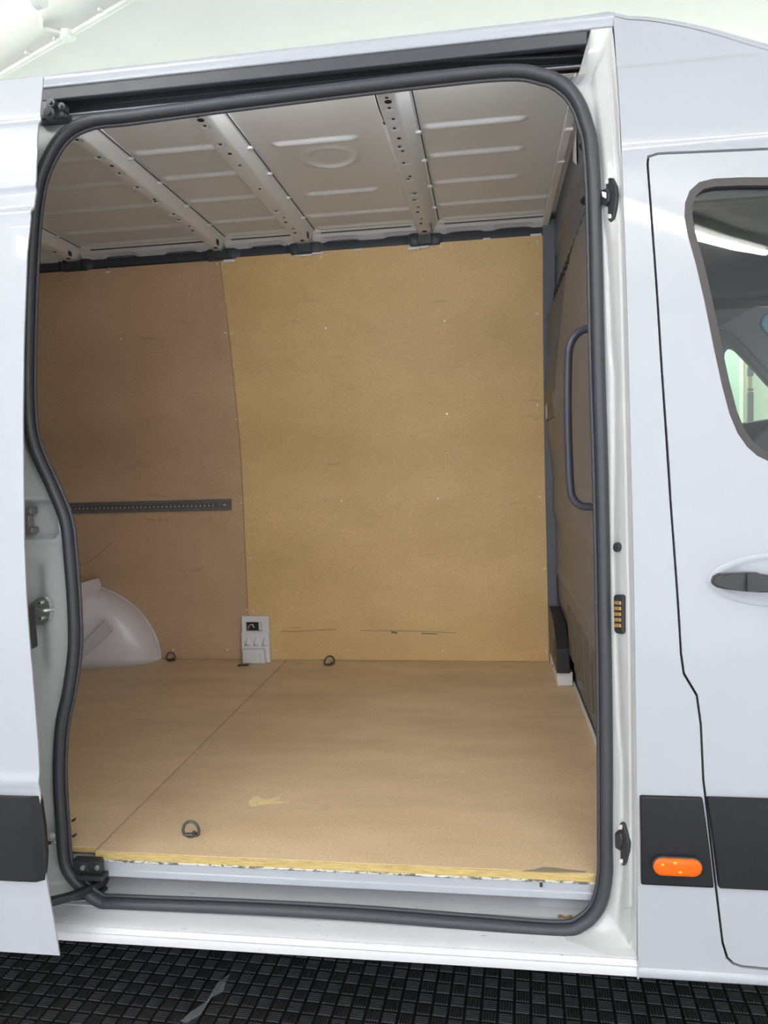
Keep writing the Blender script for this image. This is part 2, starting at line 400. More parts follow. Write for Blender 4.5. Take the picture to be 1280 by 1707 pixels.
# --- outer panel around the front door
def body_y(x, z):
    y = prof(z)
    y += -.0055 * sm(1.676, 1.668, z) * sm(1.56, 1.65, z) * sm(.575, .50, x)
    y += .0025 * math.exp(-((z - 1.494) / .007) ** 2) - .006 * sm(-.146, -.153, z) * sm(-.171, -.163, z)
    return y
top_line = [onS(*p) for p in ((1021, 27), (1060, 27), (1100, 31), (1160, 42), (1220, 58), (1280, 76))]
top_line = [(p.x, p.z) for p in top_line] + [(.70, 1.632), (.85, 1.565), (1.0, 1.525), (1.15, 1.50)]
top_line = [(p.x, p.y) for p in cr([(a, b, 0) for a, b in top_line], 4)]
door_out = [(.549, 1.474), (.345, 1.483), (.3245, 1.478), (.3225, 1.46), (.336, 1.071), (.347, .803), (.357, .606), (.362, .50), (.367, .46), (.391, .417), (.398, .36), (.402, .251),
            (.425, .043), (.440, -.085), (.449, -.117), (.462, -.130), (.480, -.135), (.528, -.137), (1.08, -.14), (1.08, 1.46)]
ZC = [-.1645, -.162, -.158, -.154, -.1505, -.147, -.143] + frange(-.1, 1.5, .05) + [1.45, 1.49, 1.494, 1.5, 1.507, 1.53, 1.56, 1.59, 1.62, 1.645, 1.655, 1.664, 1.668, 1.672, 1.676, 1.68, 1.7, 1.72, 1.74, 1.76, 1.78]
outer = [(.2795, -.167), (1.15, -.167)] + top_line[::-1] + [(.276, 1.805)]
P('side_panel', sheet(outer, [door_out], body_y, ZC, [.4, .5, .575, .7, .9]), 'white', smooth=50, solid=.012, bevel=.003)
# --- front door
def inset(poly, d):
    n = len(poly); out = []
    area = sum(poly[i][0] * poly[(i + 1) % n][1] - poly[(i + 1) % n][0] * poly[i][1] for i in range(n)); s = 1 if area > 0 else -1
    for i in range(n):
        a, b, c = Vector(poly[i - 1]), Vector(poly[i]), Vector(poly[(i + 1) % n])
        n1 = Vector((-(b - a).y, (b - a).x)).normalized() * s; n2 = Vector((-(c - b).y, (c - b).x)).normalized() * s
        v = (n1 + n2); v = v / max(.5, v.dot(n1) * 1.0) if v.length > 0 else n1
        out.append(tuple(b + v * d))
    return out
win_px = [(1280, 295), (1235, 295), (1190, 297), (1166, 303), (1150, 317), (1142, 338), (1141, 360), (1146, 390), (1160, 440), (1175, 505), (1190, 580), (1203, 640), (1216, 690), (1229, 722), (1245, 745), (1262, 760), (1285, 771)]
win = [(onS(*p).x, onS(*p).z) for p in win_px] + [(.70, .845), (1.03, .83), (1.03, 1.405)]
fd = P('front_door', sheet(inset(door_out, .0048), [win], lambda x, z: prof(z) + .0015 - .002 * sm(.8, .86, z) * sm(1.0, .9, z), ZC, [.45, .6, .9]), 'white', smooth=50, solid=.014, bevel=.0035)
# dark seal behind the shut line and closing sheet
P('door_gap_seal', sheet([(.30, -.17), (1.14, -.17), (1.14, 1.5), (.30, 1.5)], [inset(door_out, .035)], lambda z: prof(z) + .017, frange(-.1, 1.5, .1)), 'gap', smooth=50, solid=.004)
# window rubber + glass
wi = inset(win, .0155)
obj('window_seal', sheet(win, [wi], lambda z: prof(z) + .003, frange(.8, 1.45, .04)), 'wframe', fd, smooth=50, solid=.012, bevel=.003)
wi2 = inset(win, .012)
obj('window_glass', sheet(wi2, (), lambda z: prof(z) + .0125, frange(.8, 1.45, .03)), 'glass', fd, smooth=60)
top_r = [(x, z) for x, z in wi if z > 1.33]
obj('upper_glass_run', extrudeX([(prof(1.39) + .02, 1.386), (prof(1.39) + .035, 1.386), (prof(1.39) + .035, 1.405), (prof(1.39) + .02, 1.405)], .415, 1.03), 'cabdark', fd)
# recessed handle bowl and handle (smooth grid bowl set in the door skin)
def bowl(u, v):
    a = u * 2 * PI; r = v; x = .53 + .115 * r * math.cos(a); z = .642 + .052 * r * math.sin(a) * (1 + .12 * math.cos(a))
    return (x, prof(z) + .0010 + .012 * sm(.0, 1, 0) - .003 * sm(1, .88, r) * sm(.75, .9, r) - .0005, z)
obj('handle_bowl', grid(48, 10, bowl, True), 'white', fd, smooth=80)
hb = bmesh.new()
hp = [(.4195, .641), (.424, .652), (.434, .6575), (.452, .659), (.480, .661), (.497, .661), (.503, .6575), (.52, .655), (.62, .655), (.62, .624), (.52, .624), (.50, .624), (.47, .6265), (.44, .629), (.427, .632), (.421, .637)]
pre = [(x, prof(z) - .034 + .018 * (1 - sm(.417, .47, x)), z) for x, z in hp]
o = obj('door_handle', prism(pre, (0, .022, 0)), 'plastic', fd, bevel=.007, seg=4, label='black pull handle')
obj('handle_joint', bx((.4745, -.0405, .6265), (.4758, -.032, .6605)), 'gap', fd)
obj('handle_pivot', prism([(.43, -.02, .632), (.60, -.02, .632), (.60, -.02, .652), (.43, -.02, .652)], (0, .03, 0)), 'plastic', fd)
# black mouldings
def mould(name, x0a, x1a, x0b, x1b, zt, zb, off, parent, th=.012, label=None):
    pl = [(x0a, zt), (x1a, zt), (x1b, zb), (x0b, zb)]
    return obj(name, sheet(pl, (), lambda z: prof(z) + off - .006 - .004 * math.sin(PI * min(1, max(0, (z - zb) / (zt - zb)))), frange(zb + .02, zt - .01, .02)), 'mould', parent, smooth=50, solid=th, bevel=.004)
mo = mould('rub_strip', .2835, .4018, .2855, .4243, .217, .031, 0, VAN)
mo['label'] = 'black side moulding carrying the amber lamp'
mould('door_rub_strip', .409, 1.07, .4325, 1.07, .218, .032, 0, fd)
# amber marker lamp in the moulding
def pill(cx_, cz, hw, hh, n=12):
    r = hh; out = []
    for i in range(n + 1): a = -PI / 2 + PI * i / n; out.append((cx_ + hw - r + r * math.cos(a), cz + r * math.sin(a)))
    for i in range(n + 1): a = PI / 2 + PI * i / n; out.append((cx_ - hw + r + r * math.cos(a), cz + r * math.sin(a)))
    return out
lc = onS(1128.5, 1444, -.012)
bm = prism([(x, -.022, z) for x, z in pill(lc.x, lc.z, .0485, .0205)], (0, .01, 0)); lamp_o = obj('lamp_bezel', bm, 'plastic', mo, bevel=.002)
def lens(u, v):
    pl = pill(0, 0, .0455, .0178, 24); q = pl[int(round(u * 50)) % 50]
    r = v; return (lc.x + q[0] * r, -.0225 - .0065 * math.sqrt(max(0, 1 - r ** 2.5)), lc.z + q[1] * r)
obj('marker_lamp', grid(50, 8, lens), 'amber', mo, smooth=80, label='oval amber side marker lamp')
for (px_, py_, r) in ((1105, 1443, .003), (1126, 1440, .0035), (1134, 1455, .004)):
    q = onY(px_, py_, -.03); bm = bmesh.new(); bmesh.ops.create_icosphere(bm, subdivisions=2, radius=r, matrix=Matrix.Translation((q.x, -.0275, q.z)) @ Matrix.Diagonal((1.2, .5, 1, 1)))
    obj('lens_facet', bm, 'amberlit', mo, smooth=60)

# --- rear outer panel (behind the open door) and roof
P('rear_side_panel', sheet([(-2.9, -.17), (-1.13, -.17), (-1.13, 1.79), (-2.9, 1.79)], (), lambda z: prof(z), ZC), 'white', smooth=50, solid=.01, bevel=.003)
def topz(x):
    xs_ = [-3, .274] + [p[0] for p in top_line[1:]]; zs_ = [1.806, 1.806] + [p[1] for p in top_line[1:]]
    return float(np.interp(x, xs_, zs_))
RP = [(-.003, -.006), (-.002, .001), (.004, .004), (.016, .009), (.03, .015), (.10, .042), (.25, .075), (.5, .105), (.8, .115), (1.1, .105), (1.35, .075), (1.5, .042), (1.57, .02), (1.6, -.05)]
def roof(u, v):
    x = -2.9 + 4.05 * u; k = v * (len(RP) - 1); i = min(int(k), len(RP) - 2); t = k - i
    dy = RP[i][0] * (1 - t) + RP[i + 1][0] * t; dz = RP[i][1] * (1 - t) + RP[i + 1][1] * t
    z0 = topz(x); y0 = prof(z0) - .001
    s = 1 + .55 * sm(.26, .60, x)
    y0 += .007 * (1 - sm(.18, .30, x))
    return (x, y0 + dy, z0 - .002 + dz * (s if dy < .05 else 1))
P('roof_panel', grid(110, 12, roof), 'white', smooth=80)
# rolled gutter rail above the opening
gp = [(.30, 1.80), (.175, 1.803), (.164, 1.803), (.158, 1.800), (.1560, 1.795), (.1570, 1.789), (.1595, 1.784), (.1600, 1.780), (.1575, 1.7785), (.1565, 1.7765), (.158, 1.774), (.165, 1.773), (.30, 1.79)]
P('roof_gutter', extrudeX(gp, -1.13, .277), 'white', smooth=60)
P('track_gasket', extrudeX([(.1575, 1.745), (.1575, 1.772), (.175, 1.774), (.178, 1.746), (.165, 1.743)], -1.13, .2235), 'rubber', bevel=.003)
P('track_cavity', extrudeX([(.178, 1.778), (.28, 1.80), (.30, 1.79), (.33, 1.80), (.30, 1.82), (.17, 1.79)], -1.13, .24), 'trackin')
def railoff(x): return .035 * sm(-.12, .24, x)
P('roller_track', extrudeX([(.196, 1.7235), (.196, 1.729), (.206, 1.733), (.206, 1.748), (.190, 1.755), (.190, 1.763), (.225, 1.768), (.28, 1.80), (.285, 1.775)], -1.13, .226, 48, yoff=railoff), 'track', smooth=35, bevel=.001)
P('track_rail_glint', extrudeX([(.1885, 1.7545), (.1885, 1.7575), (.192, 1.7575), (.192, 1.7545)], -1.13, .226, 24, yoff=railoff), 'trackedge')  # paler strip stands in for light reflected along the rail top
P('track_lower_lip', extrudeX([(.150, 1.7035), (.152, 1.708), (.182, 1.722), (.190, 1.7225), (.30, 1.778), (.34, 1.80), (.345, 1.797), (.19, 1.718)], -1.13, .226, 48, yoff=lambda x: railoff(x) * .4), 'trackedge', smooth=35)
# upper roller carriage on the door arm, at the left end of the track
rc = P('roller_carriage', prism([(x, .135, z) for x, z in [(onY(a, b, .14).x, onY(a, b, .14).z) for a, b in ((60, 172), (88, 165), (96, 178), (110, 186), (114, 196), (98, 200), (60, 203))]], (0, .045, 0)), 'track', bevel=.005)
for px_, py_, r in ((85, 191, .014), (88, 174, .011), (106, 180, .009)):
    q = onY(px_, py_, .13); obj('roller', cyl(bmesh.new(), q, (0, 1, 0), r, .02, 16), 'track', rc, bevel=.002)
    obj('roller_bolt', cyl(bmesh.new(), q - Vector((0, .011, 0)), (0, 1, 0), r * .45, .006, 10), 'handle', rc)

# --- weatherstrip path
def ys(z): return .06 + .7 * max(0, prof(z))
seal_px = [(130, 1474, 0), (165, 1503, 0), (205, 1507, 0), (400, 1515, 0), (600, 1526, 0), (780, 1540, 0), (930, 1551, 0), (972, 1541, 0), (1000, 1510, 0), (1011, 1460, 0), (1012, 1400, 0), (1011, 1200, 0), (1008, 1000, 0), (1004, 800, 0), (998, 600, 0), (994, 400, 0), (991, 300, 0), (986, 235, 0),
           (979, 207, 0), (971, 183, 0), (963, 167, 0), (955, 155, 0), (946, 146, 0), (930, 134, 0), (910, 126, 0), (850, 117, 0), (700, 131, 0), (400, 168, 0), (220, 192, 0), (150, 201, 0), (105, 225, 0), (74, 275, 0), (59, 330, 0), (51, 420, 0), (46, 560, 0), (46, 680, 0), (56, 745, 0), (87, 815, 0), (108, 870, 0), (115, 930, 0), (121, 1010, 0), (122, 1080, 0), (113, 1150, 0), (101, 1210, 0), (97, 1290, 0), (102, 1380, 0), (108, 1440, 0)]
seal = []
for px_, py_, _ in seal_px:
    Y = .1
    for i in range(20):
        p = onY(px_, py_, Y); Y = ys(p.z)
    seal.append(p)
outq = []
for s in seal:
    x, z = s.x, s.z
    if z < -.04 and x < -.9: q = (-1.25, -.128 + .02 * (s.x > -.95))
    elif z < -.09: q = (x, -.128)
    elif z < -.0 and x > .1: q = (.279, z - .03)
    elif x > .18 and z < 1.62: q = (.279, z + .03 * sm(1.45, 1.62, z))
    elif z > 1.62 and x > .1: q = (x + .045, min(1.714, z + .055))
    elif z > 1.66: q = (min(x, -.9) if x < -.85 else x, 1.712)
    else: q = (-1.25, z)
    outq.append(Vector((q[0], .05, q[1])))
outq[seal_px.index((972, 1541, 0))] = Vector((.20, 0, -.128)); outq[seal_px.index((1000, 1510, 0))] = Vector((.2785, 0, -.126))
for a, b in (((986, 235), (1034, 250)), ((979, 207), (1031, 180)), ((971, 183), (1026, 110)), ((963, 167), (1020, 43)), ((955, 155), (985, 48)), ((946, 146), (977, 122)), ((930, 134), (955, 128)), ((910, 126), (925, 121)), ((850, 117), (855, 106))):
    outq[seal_px.index((a[0], a[1], 0))] = onS(b[0], b[1], .008)
i150 = seal_px.index((150, 201, 0)); outq[i150] = Vector((-.98, 0, 1.712)); outq[i150 + 1] = Vector((-1.2, 0, 1.7)); outq[i150 + 2] = Vector((-1.25, 0, 1.62)); outq[-1] = Vector((-1.25, 0, .0)); outq[0] = Vector((-1.25, 0, -.10)); outq[1] = Vector((-1.1, 0, -.128)); outq[2] = Vector((-.88, 0, -.128))
SP = cr(seal, 12, True)
def lin(pts, n):
    out = []; N = len(pts)
    for i in range(N):
        for k in range(n): out.append(pts[i].lerp(pts[(i + 1) % N], k / n))
    return out
OQ = lin(outq, 12)
NS = len(SP)
def frame_disp(x, z):
    d = 0
    if x < -.93:   # C pillar: latch pocket and creases
        # pocket
        ax = max(abs((x + 1.03)) - .045, 0) / .014; az = max(abs(z - .783) - .030, 0) / .014
        r = math.hypot(ax, az); d += .022 * (1 - sm(.3, 1.0, r))
        d -= .004 * math.exp(-((r - 1.3) / .4) ** 2) * (1 if r < 3 else 0)
        d += .010 * sm(-1.0, -1.03, x) * sm(.70, .66, z) * sm(.40, .48, z)
        d += .006 * sm(-.985, -.995, x) * sm(.70, .72, z) * 0
        d -= .008 * sm(-.99, -1.005, x) * sm(.42, .30, z) * sm(.05, .1, z)
    return d
def jamb_delta(s, x, z, right_):
    """relief of the pressed jamb, by distance s from the seal (0) to the outer skin (1)"""
    if not right_: return 0
    wob = .12 * math.sin(z * 7.3) + .10 * (sm(1.10, 1.06, z) - sm(1.32, 1.36, z)) + .1 * (sm(.31, .28, z))
    g = math.exp(-((s - (.42 + wob * .6)) / .10) ** 2) * .007
    g2 = math.exp(-((s - .86) / .05) ** 2) * .005
    pads = -.006 * math.exp(-((z - .575) / .10) ** 4) * math.exp(-((s - .45) / .25) ** 2) - .006 * math.exp(-((z - .09) / .09) ** 4) * math.exp(-((s - .4) / .25) ** 2) - .006 * math.exp(-((z - 1.41) / .09) ** 4) * math.exp(-((s - .4) / .25) ** 2)
    return g + g2 + pads
bm = bmesh.new(); NSS = 44; V = []
for i in range(NS):
    row = []; a = SP[i]; b = OQ[i]; right_ = a.x > .14 and a.z < 1.62
    for j in range(NSS + 1):
        s = j / NSS; x = a.x * (1 - s) + b.x * s; z = a.z * (1 - s) + b.z * s
        ya = a.y + .012
        if right_: yb = prof(b.z) + .004; y = ya * (1 - s) + yb * s + .010 * math.sin(PI * s) * .4
        elif a.z > 1.6 and a.x > .1: yb = b.y; ya = a.y + .012; y = ya * (1 - s) + yb * s + .006 * math.sin(PI * s)
        elif a.z > 1.6 and a.x > -.9: yb = .160; y = ya * (1 - s) + yb * s
        elif a.z < -.07: yb = .040; y = ya * (1 - s) + yb * s
        else:
            yb = max(0.02, prof(b.z) + .035); y = ya * (1 - s) + yb * s
        rw = 1 if right_ else 0
        y += jamb_delta(s, x, z, rw) * (sm(-.1, 0, a.z)) + frame_disp(x, z)
        row.append(bm.verts.new((x, y, z)))
    V.append(row)
for i in range(NS):
    for j in range(NSS):
        bm.faces.new((V[i][j], V[i][j + 1], V[(i + 1) % NS][j + 1], V[(i + 1) % NS][j]))
bmesh.ops.recalc_face_normals(bm, faces=bm.faces)
if sum(f.normal.y for f in bm.faces) > 0:
    for f in bm.faces: f.normal_flip()
P('door_frame', bm, 'jamb', smooth=60)
def jp(px_, py_, X=.26, dx=0):
    p = onX(px_, py_, X); return p
# seal: bulb + bright inner lip
ws = bmesh.new(); sweep(ws, SP, [(-.0125, -.008), (-.0135, .002), (-.010, .011), (-.002, .0145), (.006, .012), (.0115, .004), (.0125, -.004), (.010, -.010), (0, -.012)], True)
wo = P('weatherstrip', ws, 'rubber', smooth=80)
cen = Vector((-.37, 0, .8))
ipath = []
for i, p in enumerate(SP):
    t = (SP[(i + 1) % NS] - SP[i - 1]).normalized(); s = t.cross(Vector((0, -1, 0))).normalized()
    ipath.append(p + s * (-.0155 if s.dot(cen - p) < 0 else .0155) + Vector((0, .006, 0)))
bm = bmesh.new(); sweep(bm, ipath, circ(.0045, 8), True); obj('sealing_lip', bm, 'rubber', wo, smooth=80)

# --- sill, step and riser
sp = [(.058, -.118), (.045, -.1225), (.02, -.1235), (.006, -.1265), (.001, -.1295), (.004, -.1335), (.000, -.137), (-.004, -.1425), (.000, -.1475), (-.003, -.153), (-.002, -.166), (.006, -.171), (.03, -.173), (.10, -.175), (.10, -.15), (.058, -.14)]
P('outer_sill', extrudeX(sp, -1.25, .2795, 40, yoff=lambda x: .0), 'sill', smooth=38)
st = [(.055, -.116), (.075, -.113), (.088, -.1165), (.100, -.1165), (.108, -.119), (.19, -.082), (.34, -.076), (.345, -.07), (.345, -.16), (.055, -.16)]
P('step_plate', extrudeX(st, -1.10, .30, 20), 'sill', smooth=30)
rs = [(.082, -.0185), (.0835, -.044), (.0815, -.0455), (.0815, -.060), (.086, -.063), (.12, -.063), (.345, -.066), (.345, -.0185)]
riser = P('step_riser', extrudeX(rs, -1.06, .30), 'white', smooth=30, bevel=.0012)
hq = onY(902, 1475, .08); bm2 = prism([(hq.x - .0032, .0795, hq.z - .006), (hq.x + .0032, .0795, hq.z - .006), (hq.x + .0032, .0795, hq.z + .006), (hq.x - .0032, .0795, hq.z + .006)], (0, .004, 0))
obj('drain_hole', bm2, 'gap', riser, bevel=.002)
# pressed tray at the right end of the step, rust stain
def tray(u, v):
    x = .09 + .17 * u; y = .13 + .11 * v
    e = min(u * 5, (1 - v) * 4, v * 4, 1); return (x, y, -.119 + .45 * (min(y, .19) - .108) + .006 * math.sin(PI / 2 * min(1, max(0, e))))
P('step_tray', grid(24, 16, tray), 'sill', smooth=80)
q = onZ(942, 1528, -.1160); bm = grid(14, 5, lambda u, v: (q.x - .016 + .032 * u, q.y - .006 + .010 * v + .003 * math.sin(u * 9), -.1158)); P('rust_patch', bm, 'rust')
M['dirt'] = speckle(newmat('dirty_sealant', (.62, .60, .54), .7), (.07, .06, .045), 90, .5, (.4, 1, 1), .9)
P('sealant_bead', extrudeX([(.0795, -.0185), (.079, -.0215), (.0805, -.0245), (.083, -.0245), (.083, -.0185)], -.925, .30, 40, yoff=lambda x: .0004 * math.sin(x * 60)), 'dirt')
for a, b in ((118, 1368), (119, 1394)):
    q = onY(a, b, .09); P('trim_barb', prism([q, q + Vector((.010, 0, .006)), q + Vector((.012, 0, .002)), q + Vector((.004, 0, -.004))], (0, .004, 0)), 'plastic')
# lower roller bracket and door arm
lb = P('track_bracket', extrudeX([(.060, -.052), (.060, -.012), (.078, -.010), (.082, -.058), (.075, -.062)], onY(126, 1450, .07).x, onY(171, 1450, .07).x), 'plastic', bevel=.003)
for px_ in (139, 163):
    q = onY(px_, 1446, .058)
    obj('bracket_pocket', bx((q.x - .011, .0575, q.z - .010), (q.x + .011, .062, q.z + .013)), 'gap', lb, bevel=.002)
    obj('bracket_bolt', cyl(bmesh.new(), (q.x, .056, q.z + .001), (0, 1, 0), .0062, .008, 6), 'steel', lb, bevel=.001)
q = onY(150, 1462, .05); obj('bracket_foot', bx((q.x - .03, .045, q.z - .008), (q.x + .034, .075, q.z + .004)), 'plastic', lb, bevel=.003)

# --- sliding door, slid back along the side
def sd_y(x, z):
    y = prof(z) - .09
    y += .0035 * math.exp(-((z - 1.640) / .006) ** 2) - .003 * sm(1.634, 1.628, z) * sm(1.55, 1.60, z)
    y += .006 * sm(1.490, 1.480, z) * sm(1.436, 1.446, z) - .003 * math.exp(-((z - 1.432) / .008) ** 2)
    y -= .005 * math.exp(-((z - .245) / .013) ** 2)
    return y
sde = [onS(*p, -.09) for p in ((72, 127), (66, 200), (60, 300), (52, 355), (45, 420), (42, 500), (39, 600), (38, 700), (39, 800), (40, 900), (44, 1000), (50, 1080), (56, 1150), (63, 1240), (67, 1320), (70, 1400), (76, 1460), (83, 1500), (92, 1550), (99, 1593))]
sdp = [(p.x, p.z) for p in sde]
sd = P('sliding_door', sheet(sdp + [(-2.25, sdp[-1][1] + .0), (-2.25, sdp[0][1])], (), sd_y, sorted(set(ZC + frange(.20, .28, .006) + frange(1.42, 1.50, .006) + frange(1.62, 1.65, .004))), [-1.3, -1.7]), 'white', smooth=50, solid=.004, bevel=.0015, label='white sliding door slid back to the left')
obj('inner_panel', sheet([(-2.2, -.10), (-1.02, -.10), (-1.02, 1.70), (-2.2, 1.70)], (), lambda z: prof(z) - .078, ZC), 'jamb', sd, smooth=50, solid=.045, bevel=.006)
pl = [(-2.25, .215), (-.9415, .215), (-.936, .15), (-.9365, .09), (-.944, .030), (-2.25, .030)]
obj('door_rub_strip', sheet(pl, (), lambda x, z: prof(z) - .101 - .003 * math.sin(PI * (z - .03) / .185) + .012 * sm(-.965, -.94, x), frange(.04, .21, .015), [-.96, -.955, -.95, -.945, -1.0]), 'mould', sd, smooth=50, solid=.010, bevel=.003, label='charcoal moulding')
q0, q1 = onY(51, 1010, -.035), onY(55, 1080, -.035)
bm = prism([(x, -.075, z) for x, z in pill(q0.x + .001, (q0.z + q1.z) / 2, .0065, .006)], (0, .05, 0)); bm.free()
zc_ = (q0.z + q1.z) / 2; hh_ = abs(q0.z - q1.z) / 2
bm = prism([(q0.x - .006, -.07, zc_ - hh_), (q0.x + .007, -.07, zc_ - hh_), (q0.x + .005, -.07, zc_ + hh_), (q0.x - .008, -.07, zc_ + hh_)], (0, .045, 0))
obj('lock_cover', bm, 'rubber', sd, bevel=.005, seg=3)
q = onY(75, 1405, -.03); bm = cyl(bmesh.new(), (q.x - .005, q.y, q.z), (1, 0, 0), .014, .006, 18); cyl(bm, (q.x + .006, q.y, q.z), (1, 0, .1), .006, .02, 12, .003)
obj('guide_buffer', bm, 'plastic', sd, smooth=40); obj('guide_pin', cyl(bmesh.new(), (q.x + .018, q.y, q.z + .001), (1, 0, .1), .003, .012, 10), 'steel', sd)
a0, a1, a2, a3 = onY(76, 1505, -.05), onY(122, 1493, .0), onY(155, 1478, .08), onY(182, 1466, .16)
bm = bmesh.new(); sweep(bm, cr([a0, a1, a2, a3], 8), [(-.009, -.008), (.009, -.008), (.009, .008), (-.009, .008)], up=Vector((0, 0, 1)))
arm = obj('lower_arm', bm, 'plastic', sd, smooth=35, bevel=.002, label='black lower swing arm')
b0, b1 = onY(118, 1497, .03), onY(172, 1478, .12)
bm = bmesh.new(); sweep(bm, cr([b0, b0.lerp(b1, .5) + Vector((0, 0, -.006)), b1], 6), [(-.016, -.004), (.016, -.004), (.016, .004), (-.016, .004)], up=Vector((0, 0, 1))); obj('arm_plate', bm, 'plastic', sd, smooth=35, bevel=.002)

# --- fittings on the C pillar
zc0 = onY(70, 1018, .045)
pts = [(46, 1022), (52, 1005), (62, 997), (74, 995), (82, 1003), (84, 1018), (82, 1034), (74, 1042), (62, 1043), (54, 1034)]
pl = [Vector((onY(a, b, .046).x, .046, onY(a, b, .046).z)) for a, b in pts]
stk = P('striker', prism(pl, (0, .012, 0)), 'steel', bevel=.001, label='zinc plated door striker')
for a, b in ((67, 1005), (68, 1031)):
    q = onY(a, b, .043); bm = cyl(bmesh.new(), q, (0, 1, 0), .0048, .006, 20); obj('bolt_head', bm, 'steel', stk, bevel=.001)
    obj('bolt_socket', cyl(bmesh.new(), q - Vector((0, .003, 0)), (0, 1, 0), .0022, .002, 6), 'gap', stk)
q0, q1, q2 = onY(56, 1017, .02), onY(72, 1018, .012), onY(90, 1016, .03)
bm = bmesh.new(); tube(bm, cr([q0, q1, q2], 6), .0045, 10, up=Vector((0, 0, 1))); obj('striker_pin', bm, 'steel', stk, smooth=60)
lt = P('pocket_latch', bx((-1.05, .055, .795), (-1.025, .085, .812)), 'alu', bevel=.003)
obj('latch_stem', bx((-1.045, .06, .765), (-1.034, .08, .80)), 'alu', lt, bevel=.002)
obj('latch_foot', bx((-1.05, .055, .752), (-1.024, .085, .766)), 'alu', lt, bevel=.004)
q = onY(87, 1393, .045); P('pillar_plug', cyl(bmesh.new(), q, (0, 1, 0), .007, .004, 20), 'jamb', bevel=.001)

# --- fittings on the B pillar jamb
def jamb_piece(name, pxs, X, depth, mat, bev=.002, parent=None, label=None, dy=0):
    """outline seen on the jamb, laid on a plane that slants like the jamb (from seal to skin)"""
    pts = []
    for a, b in pxs:
        z = .5
        for i in range(8):      # meet the slanted jamb face
            r = ray(a, b); y0 = max(prof(z), -.01) * .85 + .001
            t = (.279 * 1.6 + y0 - 1.6 * CAM.x - CAM.y) / (1.6 * r.x + r.y); p = CAM + r * t; z = p.z
        pts.append(p)
    n = Vector((-1.6, -1, 0)).normalized()
    return obj(name, prism([p - n * .004 for p in pts], n * (depth + .004)), mat, parent or VAN, bevel=bev, label=label)
ug = jamb_piece('upper_guide_bracket', [(1018, 296), (1022, 297), (1028, 310), (1030, 325), (1028, 345), (1024, 365), (1019, 371), (1015, 366), (1015, 346), (1007, 342), (1006, 318), (1012, 314), (1012, 302)], .26, .004, 'plastic', label='black door guide bracket')
jamb_piece('guide_block', [(1007, 318), (1018, 314), (1022, 322), (1020, 338), (1014, 344), (1008, 341)], .26, .010, 'plastic', .002, ug)
jamb_piece('guide_insert', [(1010, 320), (1017, 322), (1017, 332), (1011, 329)], .26, .012, 'tapew', .001, ug)
for a, b in ((1014, 303), (1019, 361)): jamb_piece('bracket_bolt', [(a - 2, b - 4), (a + 2, b - 4), (a + 3, b), (a + 2, b + 4), (a - 2, b + 4), (a - 3, b)], .26, .006, 'screw', .001, ug)
lg = jamb_piece('lower_guide_bracket', [(1037, 1370), (1040, 1371), (1046, 1388), (1050, 1405), (1049, 1420), (1044, 1438), (1041, 1443), (1036, 1440), (1036, 1418), (1029, 1414), (1028, 1386), (1034, 1382), (1035, 1373)], .26, .004, 'plastic')
jamb_piece('guide_block', [(1029, 1387), (1038, 1386), (1042, 1396), (1041, 1408), (1036, 1415), (1030, 1412)], .26, .009, 'plastic', .003, lg)
jamb_piece('guide_socket', [(1034, 1398), (1038, 1398), (1040, 1404), (1038, 1410), (1034, 1409), (1033, 1403)], .26, .0105, 'gap', .001, lg)
for a, b in ((1037, 1378), (1038, 1435)): jamb_piece('bracket_bolt', [(a - 2, b - 4), (a + 2, b - 4), (a + 3, b), (a + 2, b + 4), (a - 2, b + 4), (a - 3, b)], .26, .006, 'screw', .001, lg)
jamb_piece('grommet', [(1030 + 5 * math.cos(t * PI / 6), 912 + 8 * math.sin(t * PI / 6)) for t in range(12)], .26, .006, 'plastic', .001)
cs = jamb_piece('contact_strip', [(1028, 991), (1039, 991), (1042, 994), (1042, 1053), (1040, 1057), (1030, 1055), (1027, 1051), (1026, 995)], .26, .006, 'plastic', label='black electrical contact strip with brass pads')
for k in range(5):
    y0 = 1001 + k * 9.4
    jamb_piece('brass_contact', [(1029, y0), (1039, y0 + .5), (1039.5, y0 + 6.5), (1029.5, y0 + 6)], .26, .009, 'brass', .0008, cs)
pp = jamb_piece('label_plate', [(1041, 1515), (1052, 1513), (1052, 1560), (1046, 1590), (1040, 1590), (1038, 1550)], .26, .0015, 'jamb', .0005)
rc2 = P('right_pillar_seam', bx((.2775, -.004, -.17), (.281, .004, -.128)), 'white', bevel=.001)

# --- load space lining
def lining(name, x0, x1t, x1b, mat, ztop):
    def yf(z): return wally(z)
    pl = [(x0, 0), (x1b, 0), (x1t, ztop), (x0, ztop - .003)]
    return P(name, sheet(pl, (), yf, [.3, .6, .75, .85, .994, 1.1, 1.207, 1.3, 1.463, 1.54, 1.611, 1.7]), mat, smooth=40, solid=.006, bevel=.001)
pl_ = lining('lining_board', -2.35, -1.1105, -1.1105, 'wall2', 1.768); pl_['label'] = 'left hardboard lining panel with the aluminium rail'
pr_ = lining('lining_board', -1.1085, .247, .262, 'wall', 1.776); pr_['label'] = 'right hardboard lining panel'
sl = [(362, 440), (376, 555), (394, 699), (403, 838), (412, 1017), (379, 1083), (289, 1083), (202, 565), (183, 448), (374, 840)]
sr = [(372, 440), (386, 556), (401, 700), (418, 931), (422, 1018), (460, 1084), (578, 1084), (738, 1085), (911, 1087), (535, 429), (735, 411), (895, 403), (895, 523), (896, 675), (900, 828), (907, 948), (543, 547), (741, 535), (730, 831), (569, 835), (745, 690)]
me_s = None
